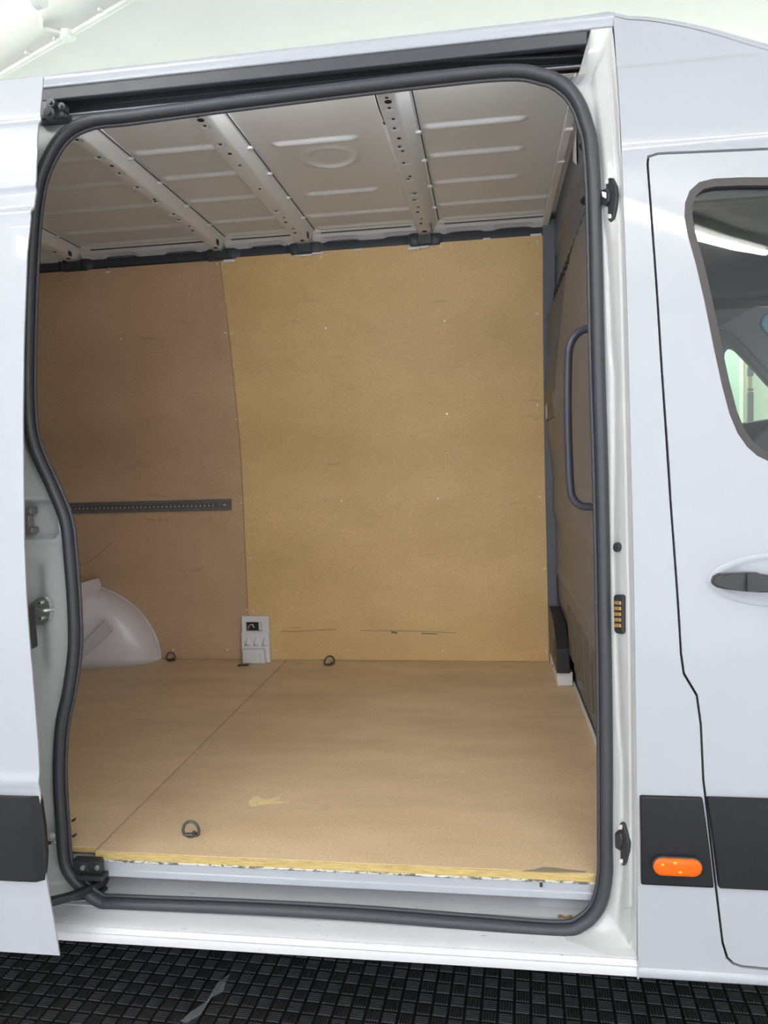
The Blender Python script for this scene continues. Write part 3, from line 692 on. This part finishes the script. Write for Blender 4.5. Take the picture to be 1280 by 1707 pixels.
for lst, par in ((sl, pl_), (sr, pr_)):
    for a, b in lst:
        q = onW(a, b)
        if me_s is None:
            bm = bmesh.new(); cyl(bm, (0, -.0012, 0), (0, 1, 0), .0042, .0024, 10, .0042); cyl(bm, (0, -.0028, 0), (0, 1, 0), .003, .001, 8)
            o = obj('screw', bm, 'screw', par); me_s = o.data
        else:
            o = bpy.data.objects.new('screw', me_s); COL.objects.link(o); o.parent = par
        o.location = q
# scratches and scuffs pressed in the boards
def scuff(px_pts, par, w_=.0012, mat='gap'):
    path = [onW(a, b, -.0006) for a, b in px_pts]
    bm = bmesh.new(); sweep(bm, cr(path, 5), [(-w_, -.0004), (w_, -.0004), (w_, .0004), (-w_, .0004)]); obj('scratch', bm, mat, par)
M['mark'] = newmat('dark_scuff', (.27, .185, .10), .7)
M['greenmark'] = newmat('green_scuff', (.12, .20, .12), .7)
scuff([(126, 943), (145, 938), (165, 924), (180, 909), (187, 905)], pl_, .0012, 'mark')
scuff([(245, 826), (262, 826), (279, 829)], pl_, .0008, 'mark')
scuff([(230, 768), (240, 774), (248, 778)], pl_, .001, 'mark'); scuff([(240, 863), (258, 868)], pl_, .001, 'mark'); scuff([(264, 866), (284, 868)], pl_, .001, 'mark')
scuff([(468, 1052), (490, 1053), (520, 1051), (560, 1049)], pr_, .0014, 'mark'); scuff([(600, 1051), (680, 1052), (760, 1055)], pr_, .0012, 'mark')
scuff([(652, 1054), (662, 1055)], pr_, .004, 'greenmark'); scuff([(702, 1056), (730, 1057)], pr_, .002, 'greenmark')
# aluminium lashing rail
ra, rb = onY(385, 832, 1.77), onY(385, 851, 1.77)
rx = ra.x; rz0, rz1 = .694, .7455
pf = [(1.776, rz0), (1.768, rz0), (1.766, rz0 + .004), (1.766, rz0 + .014), (1.770, rz0 + .017), (1.770, rz1 - .017), (1.766, rz1 - .014), (1.766, rz1 - .004), (1.768, rz1), (1.776, rz1)]
lr = P('lashing_rail', extrudeX(pf, -2.35, rx), 'alu', smooth=25, label='grey aluminium load lashing rail')
bm = bmesh.new(); x = rx - .075
while x > -2.1:
    cyl(bm, (x, 1.7695, (rz0 + rz1) / 2), (0, 1, 0), .0062, .0015, 12); x -= .0205
obj('slot_row', bm, 'slot', lr, kind='stuff')
bm = bmesh.new(); x = rx - .075 - .01
while x > -2.1:
    box(bm, (x - .004, 1.7665, (rz0 + rz1) / 2 - .0045), (x + .003, 1.770, (rz0 + rz1) / 2 - .001)); x -= .0205
obj('slot_lip_row', bm, 'cover', lr, kind='stuff')
obj('rail_screw', cyl(bmesh.new(), (rx - .03, 1.7655, (rz0 + rz1) / 2), (0, 1, 0), .004, .003, 10), 'screw', lr)

# --- floor boards (loose ply sheets)
def board(x0, x1, y0, y1, z0, label, side):
    bm = bx((x0, y0, z0), (x1, y1, 0)); o = obj('floor_board', bm, 'floorw', bevel=.0008)
    o['label'] = label; o['category'] = 'plywood board'; o['group'] = 'plywood floor boards'
    return o
fb1 = board(-2.35, -.9345, .096, 1.774, -.012, 'bare plywood floor board on the left, running under the wheel arch', 0)
fb2 = board(-.9305, .316, .081, 1.774, -.018, 'bare plywood floor board on the right, with a pale gouge near its front edge', 1)
bm = extrudeX([(.0788, -.0178), (.0788, -.0012), (.083, -.0012), (.083, -.0178)], -.9295, .316, 60, yoff=lambda x: .0006 * math.sin(x * 37) + .0005 * math.sin(x * 91)); obj('board_edge', bm, 'edgeply', fb2)
obj('board_edge', extrudeX([(.0945, -.0118), (.0945, -.001), (.098, -.001), (.098, -.0118)], -1.06, -.934), 'edgeply', fb1)
gpts = [(415, 1339), (416, 1333), (422, 1328), (430, 1327), (437, 1332), (450, 1332), (460, 1329), (468, 1328), (464, 1333), (455, 1335), (468, 1336), (480, 1337), (465, 1339), (445, 1340), (430, 1342), (419, 1344)]
bm = bmesh.new(); bm.faces.new([bm.verts.new(onZ(a, b, .0004)) for a, b in gpts][::-1]); bmesh.ops.triangulate(bm, faces=bm.faces)
o = obj('gouge', bm, 'scar', fb2, solid=.0003, label='pale bare wood gouge')
gpts = [(868, 1452), (890, 1449), (905, 1445), (925, 1446), (945, 1449), (975, 1452), (978, 1455), (900, 1453)]
M['torn'] = newmat('torn_ply_face', (.30, .24, .17), .8)
bm = bmesh.new(); bm.faces.new([bm.verts.new(onZ(a, b, .0004)) for a, b in gpts][::-1]); bmesh.ops.triangulate(bm, faces=bm.faces); obj('torn_face', bm, 'torn', fb2, solid=.0003)
P('subfloor', bx((-2.4, .10, -.06), (.33, 1.85, -.019)), 'sill')
P('underbody', bx((-2.8, .10, -.19), (1.1, 1.85, -.165)), 'gap')

# --- lashing rings
def ring(c, yaw, tilt, s=1.0):
    o = bpy.data.objects.new('lashing_ring', None)
    R = Matrix.Translation(c) @ Matrix.Rotation(yaw, 4, 'Z') @ Matrix.Rotation(tilt, 4, 'X')
    path = [(-.017, 0, .004), (-.0225, 0, .012), (-.023, 0, .022), (-.017, 0, .036), (-.006, 0, .0435), (.006, 0, .0435), (.017, 0, .036), (.023, 0, .022), (.0225, 0, .012), (.017, 0, .004)]
    bm = bmesh.new(); sweep(bm, [R @ (Vector(p) * s) for p in cr(path, 4, True)], circ(.0042 * s, 8), True, up=(R.to_3x3() @ Vector((0, 1, 0))))
    r = P('lashing_ring', bm, 'ring', smooth=80)
    bm = bmesh.new(); cyl(bm, R @ (Vector((0, 0, .004)) * s), R.to_3x3() @ Vector((1, 0, 0)), .0062 * s, .032 * s, 10); obj('hinge_barrel', bm, 'ring', r, smooth=50)
    bm = bmesh.new(); cyl(bm, c + Vector((0, 0, .0015)), (0, 0, 1), .013 * s, .003, 24); obj('base_plate', bm, 'gap' if 0 else 'ring', r, bevel=.001)
    bm = bmesh.new(); cyl(bm, R @ (Vector((.010, -.004, .012)) * s), R.to_3x3() @ Vector((0, 1, .4)), .006 * s, .006, 8); obj('bolt', bm, 'ring', r, smooth=40)
    return r
q = onZ(319, 1394, .0); ring(q, .05, .05, .85)
q = onZ(285, 1102, 0); ring(q, 0, 0, .9)
q = onZ(549, 1109, 0); ring(q, .5, .1, .95)
q = onZ(405, 1110, 0); ring(q + Vector((0, .01, 0)), .2, 1.25, .95)

# --- wheel arch
ax_, hz, dy_ = .455, .365, .192; wx = -2.0
# the arch reaches the floor as a wall, so the floor outline keeps its depth
def arch2(u, v):
    x = wx + ax_ - u * (ax_ + .35)
    rx_ = min(1, abs(x - wx) / ax_)
    H = hz * max(0, 1 - rx_ ** 2.1) ** (1 / 2.0) if x > wx else hz
    D = dy_ * max(0, 1 - rx_ ** 2.2) ** (1 / 2.6) if x > wx else dy_
    # cross-section from floor (v=0) up the face, rounding over to the wall (v=1)
    t = v * PI / 2; k = 2 / 3.6
    return (x, 1.778 - D * math.cos(t) ** k, H * math.sin(t) ** k if v < 1 else H)
bm = grid(70, 40, arch2, True); P('wheel_arch', bm, 'arch', smooth=80, solid=.002)
fp = []
for i in range(0, 60):
    x = wx + ax_ * (1 - (i / 59) ** 1.6) ; rx_ = (x - wx) / ax_; H = hz * max(0, 1 - max(0, rx_) ** 2.1) ** .5; fp.append(Vector((x + .004 * rx_, 1.770, H + .003)))
bm = bmesh.new(); sweep(bm, fp, [(-.004, -.002), (.004, -.002), (.004, .002), (-.004, .002)]); P('arch_flange', bm, 'arch', smooth=50)
pts = [(139, 1031), (175, 1031), (186, 1046), (189, 1050), (128, 1104), (127, 1090)]
pl = [onY(a, b, 1.588) for a, b in ((150, 1060), (176, 1033), (190, 1049), (128, 1106), (126, 1085))]
P('arch_stiffener', prism([Vector((p.x, 1.583, p.z)) for p in pl], (0, .012, 0)), 'arch', bevel=.002)
pl = [onY(a, b, 1.60) for a, b in ((124, 975), (137, 971), (142, 984), (141, 990), (136, 1002), (143, 1040), (136, 1043), (129, 1020), (124, 1005))]
P('arch_bracket', prism([Vector((p.x, 1.575, p.z)) for p in pl], (0, .17, 0)), 'arch', bevel=.004)

# --- white plastic cover low on the wall seam
def cov(a, b, Y): return onY(a, b, Y)
A_, B_ = onY(402, 1027, 1.745), onY(449, 1103, 1.745)
x0, x1, z1 = A_.x, B_.x + .008, A_.z
wa, wb = onY(409, 1037, 1.745), onY(437, 1052, 1.745)
bm = sheet([(x0, 0), (x1, 0), (x1 - .004, z1 - .004), (x0 + .002, z1)], [[(wa.x, wb.z), (wb.x, wb.z), (wb.x, wa.z), (wa.x, wa.z)]], lambda z: 1.745 - .012 * sm(.14, .13, z), [.03, .06, .09, .12, .13, .135, .14])
cv = P('belt_outlet_cover', bm, 'cover', smooth=30, solid=.012, bevel=.002, label='white plastic wall cover with a small window and three studs')
obj('cover_side', bx((x0 + .003, 1.75, 0), (x1 - .004, 1.775, wb.z - .003)), 'cover', cv)
obj('cover_top', bx((x0 + .003, 1.75, wa.z + .003), (x1 - .006, 1.775, z1 - .002)), 'cover', cv)
obj('outlet_recess', bx((wa.x - .003, 1.772, wb.z - .003), (wb.x + .003, 1.7755, wa.z + .003)), 'gap', cv)
bm = bmesh.new(); c0 = Vector(((wa.x * .75 + wb.x * .25), 1.762, wb.z + .016)); tube(bm, cr([c0 + Vector((-.012, 0, -.012)), c0 + Vector((-.008, -.002, .006)), c0 + Vector((.008, 0, .010)), c0 + Vector((.014, 0, -.004))], 5), .0035, 8); obj('outlet_spring', bm, 'steel', cv, smooth=60)
obj('outlet_tab', bx((wb.x - .022, 1.765, wb.z), (wb.x - .003, 1.772, wa.z - .004)), 'cover', cv)
for a in (412, 426, 440):
    q = onY(a, 1071, 1.725); bm = bmesh.new()
    t_ = bm.verts.new((q.x, 1.708, q.z - .004)); ring_ = [bm.verts.new(p) for p in ((q.x - .019, 1.7335, q.z - .020), (q.x + .019, 1.7335, q.z - .020), (q.x + .002, 1.7335, q.z + .022), (q.x - .002, 1.7335, q.z + .022))]
    for i in range(4): bm.faces.new((t_, ring_[i], ring_[(i + 1) % 4]))
    bmesh.ops.recalc_face_normals(bm, faces=bm.faces); obj('stud', bm, 'cover', cv)
a, b = onY(404, 1083, 1.70), onY(440, 1102, 1.70)
obj('cover_foot', prism([(a.x, 1.735, a.z), (b.x, 1.735, a.z), (b.x + .004, 1.735, .0), (a.x - .004, 1.735, .0)], (0, -.035, 0)), 'cover', cv, bevel=.006, seg=3)
obj('foot_panel', prism([(a.x + .014, 1.702, a.z - .012), (b.x - .016, 1.702, a.z - .012), (b.x - .014, 1.702, .004), (a.x + .012, 1.702, .004)], (0, -.005, 0)), 'cover', cv, bevel=.003)

# --- roof: skin with pressed beads, ribs, cantrail, cable cover
beads = []
for (X0, X1, prs) in ((-.165, .13, (.72, .925, 1.15)), (-.165, .25, (1.37, 1.53)), (-.62, -.36, (.745, 1.165)), (-.67, -.265, (1.385, 1.53)), (-1.05, -.775, (.72, .925, 1.14, 1.37, 1.53)), (-1.66, -1.135, (.72, .925, 1.14, 1.37, 1.53)), (-2.3, -1.78, (.925, 1.14, 1.37, 1.53))):
    for y in prs: beads.append((X0, X1, y))
cc_ = onZ(550, 262, 1.85)
def skin(u, v):
    x = -2.35 + 2.65 * u; y = .20 + 1.35 * v; z = 1.851 - .004 * (abs(v - .4) * 2) ** 2
    for X0, X1, by in beads:
        if abs(y - by) < .03:
            ex = max(X0 + .02 - x, x - (X1 - .02), 0); r = math.hypot(ex, y - by) / .019
            if r < 1: z -= .0075 * (1 - r * r) ** 1
    r = math.hypot(x - cc_.x, (y - cc_.y)) ; z -= .006 * math.exp(-((r - .075) / .011) ** 2)
    z = min(z, 1.789 + .5 * (y - .158))
    return (x, y, z)
P('inner_roof_panel', grid(265, 270, skin), 'roofin', smooth=80)
def seg_y(pts):
    return [onZ(550 + a / 4.267, 130 + b / 4.267, 1.812) for a, b in pts]
hole_pts = seg_y([(405, 133), (415, 162), (430, 205), (457, 284), (478, 349), (500, 422), (518, 481), (528, 511), (558, 595), (585, 692), (590, 711), (620, 815), (632, 860), (648, 912), (656, 946), (672, 996), (679, 1028), (690, 1080)])
dimples = (2, 3, 4, 6, 8, 10, 11, 12)
ribs = [(-.259, -.209, -.174, 1.812), (-.765, -.706, -.679, 1.812), (-1.126, -1.085, -1.057, 1.808), (-1.79, -1.735, -1.70, 1.808)]
for i, (xa, xb, xc, zb_) in enumerate(ribs):
    pf = [(xa - .016, 1.8495), (xa - .012, 1.846), (xa, zb_ + .003), (xa + .003, zb_), (xb - .006, zb_), (xb, zb_ + .004), (xc - .008, 1.842), (xc, 1.843), (xc, 1.8495)]
    bm = bmesh.new(); rows = []
    for k in range(28):
        y = .30 + 1.295 * k / 27; dz = -.008 * sm(1.50, 1.60, y)
        rows.append([bm.verts.new((x, y, z + dz * (1 if z < 1.83 else .8))) for x, z in pf])
    for k in range(27):
        for j in range(len(pf) - 1): bm.faces.new((rows[k][j], rows[k][j + 1], rows[k + 1][j + 1], rows[k + 1][j]))
    bmesh.ops.recalc_face_normals(bm, faces=bm.faces)
    rb_ = P('roof_rib', bm, 'rib', smooth=35, solid=.0015)
    cx_ = (xa + xb) / 2
    for k, hpt in enumerate(hole_pts):
        dz = -.008 * sm(1.50, 1.60, hpt.y) - .0022
        if hpt.y > 1.60 or (i > 0 and random.random() < .12): continue
        r = .0095 if k in (1, 17) else .0045 if k not in (5, 14, 16) else .006
        if k in dimples:
            bm = bmesh.new(); bmesh.ops.create_cone(bm, cap_ends=False, segments=20, radius1=.0165, radius2=.011, depth=.003, matrix=Matrix.Translation((cx_, hpt.y, zb_ - .0008 + dz)))
            obj('dimple', bm, 'rib', rb_, smooth=60)
        obj('rib_hole', cyl(bmesh.new(), (cx_ + .004 * math.sin(k * 3), hpt.y, zb_ - .0006 + dz), (0, 0, 1), r, .001, 14), 'gap', rb_)
    # tabs on the flange and the slot near the far end
    for y in (.72, .925, 1.15, 1.37):
        obj('flange_tab', bx((xc - .024, y - .007, 1.834), (xc + .004, y + .007, 1.843)), 'rib', rb_, bevel=.003)
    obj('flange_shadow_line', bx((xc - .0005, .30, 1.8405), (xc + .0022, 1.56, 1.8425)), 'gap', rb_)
    obj('rib_slot', bx((xb + .007, 1.49, 1.800), (xb + .0085, 1.515, 1.832)), 'gap', rb_)
# wire clipped to the first rib
wp = [(318, 110), (350, 220), (392, 320), (430, 420), (465, 525), (500, 600), (525, 708), (560, 800), (578, 870), (600, 975), (632, 1080)]
wpp = [onZ(550 + a / 4.267, 130 + b / 4.267, 1.815) for a, b in wp]
bm = bmesh.new(); tube(bm, cr([Vector((wpp[0].x, .25, 1.815))] + wpp, 6), .0022, 6, up=Vector((0, 0, 1))); wr = P('roof_wire', bm, 'plastic', smooth=60)
for k in (2, 4, 6, 8, 9): 
    bm = bmesh.new(); bmesh.ops.create_icosphere(bm, subdivisions=1, radius=.007, matrix=Matrix.Translation(wpp[k]) @ Matrix.Diagonal((1, 1.4, .6, 1))); obj('wire_clip', bm, 'plastic', wr)
# cantrail panel
def cant(u, v):
    x = -2.35 + 2.61 * u; ys_ = [1.535, 1.545, 1.56, 1.575, 1.60, 1.66]; zs_ = [1.8455, 1.836, 1.833, 1.822, 1.812, 1.785]
    k = v * 5; y = float(np.interp(k, range(6), ys_)); z = float(np.interp(k, range(6), zs_))
    # long pressed scallops between the ribs
    for xc_ in (-.07, -.33, -.58, -.90, -1.28, -1.55, -2.0, .12):
        z += .010 * sm(.075, .06, abs(x - xc_)) * sm(3.1, 3.5, k)
    return (x, y, z)
ct = P('cantrail', grid(261, 20, cant), 'rib', smooth=60)
for xa_, xb_ in ((-.15, .235), (-.655, -.285), (-1.035, -.785), (-1.66, -1.145)):
    obj('cantrail_groove', bx((xa_, 1.550, 1.8305), (xb_, 1.553, 1.8345)), 'slot', ct)
for xc_ in (-.07, -.33, -.58, -.90, -1.28, -1.55, .12):
    rim = [(-.068, 1.640, 1.7925), (-.066, 1.612, 1.806), (-.05, 1.602, 1.811), (.05, 1.602, 1.811), (.066, 1.612, 1.806), (.068, 1.640, 1.7925)]
    bm = bmesh.new(); tube(bm, cr([(xc_ + a, b - .002, c) for a, b, c in rim], 4), .0016, 6, up=Vector((0, -1, 0))); obj('recess_rim', bm, 'slot', ct, smooth=60)
for a, b in ((738, 359), (674, 369), (816, 353), (265, 404), (385, 394), (540, 382)):
    q = onY(a, b, 1.56); P('roof_clip', cyl(bmesh.new(), (q.x, 1.553, q.z), (0, 1, .5), .006, .012, 10), 'cover', bevel=.001)
P('cantrail_lower', bx((-2.35, 1.64, 1.70), (.26, 1.66, 1.80)), 'gap')
def cab(x):
    w_ = 0
    for xc_ in (-.235, -.735, -1.10, -1.76): w_ = max(w_, sm(.075, .055, abs(x - xc_)))
    return w_
bm = bmesh.new(); rows = []
NX = 240
for i in range(NX + 1):
    x = -2.35 + 2.61 * i / NX; e = cab(x) * .011; zz = .0022 * (x + 1.1)
    pr = [(1.655, 1.768), (1.612 - e, 1.7705 - e * .6), (1.605 - e, 1.776 - e * .4), (1.604 - e, 1.802), (1.610 - e, 1.811 + e * .5), (1.622, 1.815 + e), (1.655, 1.815)]
    rows.append([bm.verts.new((x, y, z + zz)) for y, z in pr])
for i in range(NX):
    for j in range(6): bm.faces.new((rows[i][j], rows[i][j + 1], rows[i + 1][j + 1], rows[i + 1][j]))
bmesh.ops.recalc_face_normals(bm, faces=bm.faces)
cc2 = P('cable_cover', bm, 'cable', smooth=45, solid=.001, label='black cable cover along the top of the far wall')
for x in (-.235, -.735, -1.10, -1.76):
    obj('cover_clamp', bx((x - .030, 1.582, 1.770), (x + .030, 1.60, 1.812)), 'cable', cc2, bevel=.006, seg=3)
    obj('clamp_joint', bx((x - .078, 1.601, 1.772), (x - .075, 1.606, 1.812)), 'gap', cc2)
for a0_, a1_, b, h in ((680, 700, 412, 5), (700, 715, 410, 4), (805, 818, 397, 3), (884, 903, 390, 4), (490, 520, 425, 3), (372, 392, 433, 5), (590, 603, 415, 3), (176, 184, 452, 3), (520, 540, 421, 3)):
    q0, q1, q2 = onY(a0_, b, 1.594), onY(a1_, b - .075 * (a1_ - a0_), 1.594), onY(a0_, b + h, 1.594)
    hgt = q0.z - q2.z
    o = P('foam_strip', prism([q0, q1, q1 - Vector((.004, 0, hgt)), q2], (0, .004, 0)), 'tapew', bevel=.001)

# --- added fill strip that brightens the load space, hidden behind the header
ll = P('load_space_fill', prism([(-.95, .296, 1.832), (-.95, .262, 1.812), (-.95, .262, 1.842), (-.95, .296, 1.846)], (1.1, 0, 0)), 'cover')
obj('fill_diffuser', prism([(-.93, .292, 1.8285), (-.93, .2655, 1.813), (-.93, .2650, 1.814), (-.93, .2915, 1.8295)], (1.06, 0, 0)), 'fillstrip', ll)

# --- bulkhead
_bb = sorted(((lambda p: (p.z, p.y))(onX(a, b, .272)) for a, b in ((984, 345), (970, 385), (957, 430), (947, 480), (941, 540), (936, 600), (934, 660), (940, 720), (960, 790), (985, 850))))
def bulk_edge(z):
    return float(np.interp(z, [a for a, b in _bb], [b for a, b in _bb])) if _bb[0][0] < z < _bb[-1][0] else 0
def bulk(u, v):
    z = -.01 + 1.86 * v; y_ = max(.085, prof(z) + .05, (z - 1.785) / .5 + .19); y = y_ + (1.785 - y_) * u
    x = .285
    x += .035 * sm(.35, .05, z)
    x -= .022 * sm(.84, 1.02, z) * sm(1.26, 1.08, z) * sm(.9, 1.5, y)
    x -= .010 * sm(.62, .66, z) * sm(1.53, 1.50, z)
    x += .010 * sm(1.575, 1.585, z) * sm(1.70, 1.69, z) * sm(.3, .35, y)
    ye = bulk_edge(z)
    x -= .014 * (1 - sm(ye - .012, ye + .012, y)) * (1 if ye else 0)
    if ye and y > ye and z > 1.12:
        k = (y - ye) / .17 + (z - 1.14) * 1.2
        x -= .022 * max(0, math.sin(2 * PI * k)) ** .8 * sm(1.13, 1.18, z) * sm(1.50, 1.46, z) * sm(ye, ye + .05, y) * sm(1.72, 1.66, y)
    x += .004 * math.exp(-((z - .80) / .006) ** 2) * sm(.3, .5, y)
    x += .006 * sm(.40, .385, z)
    x -= .005 * math.exp(-((z - .41) / .010) ** 2)
    x -= .004 * math.exp(-((z - .56) / .012) ** 2) * sm(.9, 1.2, y)
    return (x, y, z)
bk = P('bulkhead', grid(260, 300, bulk), 'bulk', smooth=80, solid=.004, label='dark grey moulded bulkhead behind the cab')
P('bulkhead_backing', bx((.345, .26, -.05), (.36, 1.70, 1.78)), 'cabdark')
for k in range(14):
    y = .55 + k * .085
    obj('slot', bx((.276, y, 1.532), (.289, y + .045, 1.556)), 'gap', bk)
zl0, zl1 = 1.03, 1.165
obj('label_pocket', bx((.243, 1.28, 1.04), (.262, 1.70, 1.17)), 'bulk2', bk, bevel=.004)
obj('label_card', prism([(.2425, 1.60, 1.06), (.2425, 1.66, 1.045), (.2425, 1.68, 1.10), (.2425, 1.63, 1.11)], (-.001, 0, 0)), 'tapew', bk)
q = onX(961, 255, .279); obj('paper_tag', prism([(.276, q.y - .02, q.z + .055), (.276, q.y + .05, q.z + .035), (.276, q.y + .06, q.z + .0), (.276, q.y - .02, q.z - .04)], (-.001, 0, 0)), 'scar' if 0 else 'tapew', bk)
for a, b in ((973, 243), (977, 188), (975, 335)):
    q = onX(a, b, .275); bm = bmesh.new(); cyl(bm, (.276, q.y, q.z), (1, 0, 0), .011, .016, 12); cyl(bm, (.268, q.y, q.z), (1, 0, 0), .006, .01, 12); obj('trim_clip', bm, 'plastic', bk, smooth=40)
# corner trims
bm = bmesh.new(); c0, c1 = Vector((.248, .35, 1.840)), Vector((.248, 1.60, 1.815))
sweep(bm, [c0, c1], [(-.010, -.004), (.014, -.004), (.014, .006), (-.010, .006)], up=Vector((0, 0, -1))); P('roof_corner_trim', bm, 'rib', bevel=.002)
for y in (.55, .75, .98, 1.25): P('corner_clip', bx((.238, y, 1.818), (.262, y + .016, 1.836)), 'cover', bevel=.003)
P('pillar_trim', sheet([(.247, 0), (.285, 0), (.285, 1.83), (.235, 1.83)], (), lambda z: wally(z) - .012, [.75, .994, 1.207, 1.463, 1.611]), 'bulk', smooth=40, solid=.02, bevel=.003)
# dark vent box and white foot in the far corner
a, b = onX(924, 1003, .262), onX(945, 1083, .262)
vb = P('vent_box', prism([(.247, 1.755, .055), (.247, 1.40, .055), (.247, 1.40, .15), (.247, 1.52, .23), (.247, 1.755, .25)], (.05, 0, 0)), 'plastic', bevel=.004)
obj('vent_opening', prism([(.2465, 1.46, .10), (.2465, 1.50, .10), (.2465, 1.50, .16), (.2465, 1.47, .17)], (.003, 0, 0)), 'gap', vb)
ft = P('pillar_foot', prism([(.250, 1.765, 0), (.250, 1.42, 0), (.250, 1.42, .056), (.250, 1.765, .056)], (.06, 0, 0)), 'cover', bevel=.005)
obj('foot_screw', cyl(bmesh.new(), (.249, 1.60, .03), (1, 0, 0), .005, .003, 10), 'gap', ft)
P('floor_edge_strip', prism([(.312, .10, .0), (.312, 1.72, .0), (.312, 1.72, .012), (.312, .10, .012)], (.006, 0, 0)), 'cover')
# lower bulkhead fields: their brown stands in for reflections of the floor
for k in range(6):
    y0 = .42 + k * .165
    q = [(.300, y0, .12 + .02 * (k % 2)), (.300, y0 + .12, .12 + .02 * (k % 2)), (.293, y0 + .12, .34), (.293, y0, .34)]
    obj('floor_reflection_field', prism(q, (-.008, 0, 0)), 'bulk2', bk, bevel=.006)
# grab handle: D rail standing off the pillar
hpx = [(1000, 545), (978, 548), (962, 556), (951, 573), (947, 600), (946, 680), (948, 760), (951, 815), (956, 832), (968, 843), (985, 845), (1005, 846)]
bm = bmesh.new(); tube(bm, cr([onY(a, b, .32) for a, b in hpx], 6), .0095, 12); P('grab_handle', bm, 'handle', smooth=60, label='dark grey D shaped grab handle')

# --- far side shell, rear, cab
fw = [(onY(a, b, 1.70).x, onY(a, b, 1.70).z) for a, b in ((1208, 600), (1209, 588), (1214, 581), (1221, 580), (1229, 585), (1255, 612), (1280, 640))] 
fw2 = fw + [(1.30, .98), (1.30, .86), (onY(1262, 765, 1.70).x, .86), (onY(1238, 735, 1.7).x, onY(1238, 735, 1.7).z), (onY(1213, 660, 1.7).x, onY(1213, 660, 1.7).z)]
far = P('far_door', sheet([(.38, -.15), (1.5, -.15), (1.5, 1.75), (.38, 1.75)], [fw2], lambda z: 1.70, [.9, 1.4]), 'cabgrey', smooth=50, solid=.04, bevel=.008, seg=3)
obj('far_window_glass', sheet(fw2, (), lambda z: 1.72), 'glass', far)
bm = bmesh.new(); tube(bm, cr([onY(a, b, 1.66) for a, b in ((1186, 545), (1192, 545), (1215, 551), (1240, 572), (1262, 597), (1290, 625))], 5), .008, 8); obj('door_trim_rib', bm, 'cabgrey', far, smooth=60)
P('far_side_panel', bx((-2.9, 1.86, -.17), (.37, 1.88, 1.76)), 'white')
P('rear_bulkhead', bx((-2.42, .05, -.06), (-2.38, 1.86, 1.80)), 'cabdark')
P('near_inner_wall', bx((-2.38, .06, -.05), (-1.2, .10, 1.80)), 'roofin')
# cab headliner, shelf recess, console
def hd(u, v):
    x = .38 + 1.0 * u; y = .12 + 1.55 * v
    return (x, y, 1.475 + .10 * math.sin(PI * min(1, v * 1.1)) - .02 * u + .02 * sm(.3, .45, v))
P('cab_headliner', grid(20, 30, hd), 'head', smooth=80, solid=.02)
P('shelf_recess', bx((.38, .66, 1.30), (.78, 1.66, 1.56)), 'cabdark', bevel=.02)
P('cab_rear_panel', bx((.365, .12, -.1), (.385, 1.66, 1.48)), 'cabdark')
q = onY(1275, 455, .80)
oc = P('overhead_console', prism([onY(a, b, .80) for a, b in ((1214, 424), (1300, 436), (1300, 486), (1262, 484), (1246, 478), (1232, 466), (1222, 448))], (0, .35, 0)), 'head', bevel=.02, seg=4)
obj('console_lamp', prism([onY(a, b, .796) for a, b in ((1249, 470), (1254, 462), (1270, 453), (1300, 446), (1300, 488), (1268, 486), (1256, 481))], (0, .02, 0)), 'conslight', oc, bevel=.006)
obj('lamp_switch', prism([onY(a, b, .788) for a, b in ((1259, 474), (1268, 466), (1300, 458), (1300, 480), (1266, 481))], (0, .01, 0)), 'cabgrey', oc, bevel=.004)
obj('map_lamp', prism([onY(a, b, .782) for a, b in ((1272, 472), (1300, 466), (1300, 477), (1274, 479))], (0, .008, 0)), 'conslight', oc, bevel=.003)
P('rear_view_mirror', prism([onY(a, b, 1.3) for a, b in ((1268, 540), (1271, 528), (1282, 520), (1310, 518), (1310, 575), (1285, 562), (1274, 552))], (0, .02, 0)), 'blue', bevel=.006)
P('dashboard', prism([onY(a, b, .9) for a, b in ((1248, 738), (1262, 722), (1285, 700), (1330, 690), (1330, 800), (1250, 800))], (0, .6, 0)), 'cabdark', bevel=.02, seg=4)
P('cab_shelf_edge', prism([onY(a, b, 1.1) for a, b in ((1180, 498), (1195, 490), (1215, 480), (1240, 477), (1300, 486), (1300, 494), (1240, 485), (1215, 488), (1197, 498), (1186, 508))], (0, .05, 0)), 'head', bevel=.004)
P('cab_floor', bx((.37, .12, -.14), (1.14, 1.68, -.10)), 'cabdark')
adopt(VAN, VAN.location)
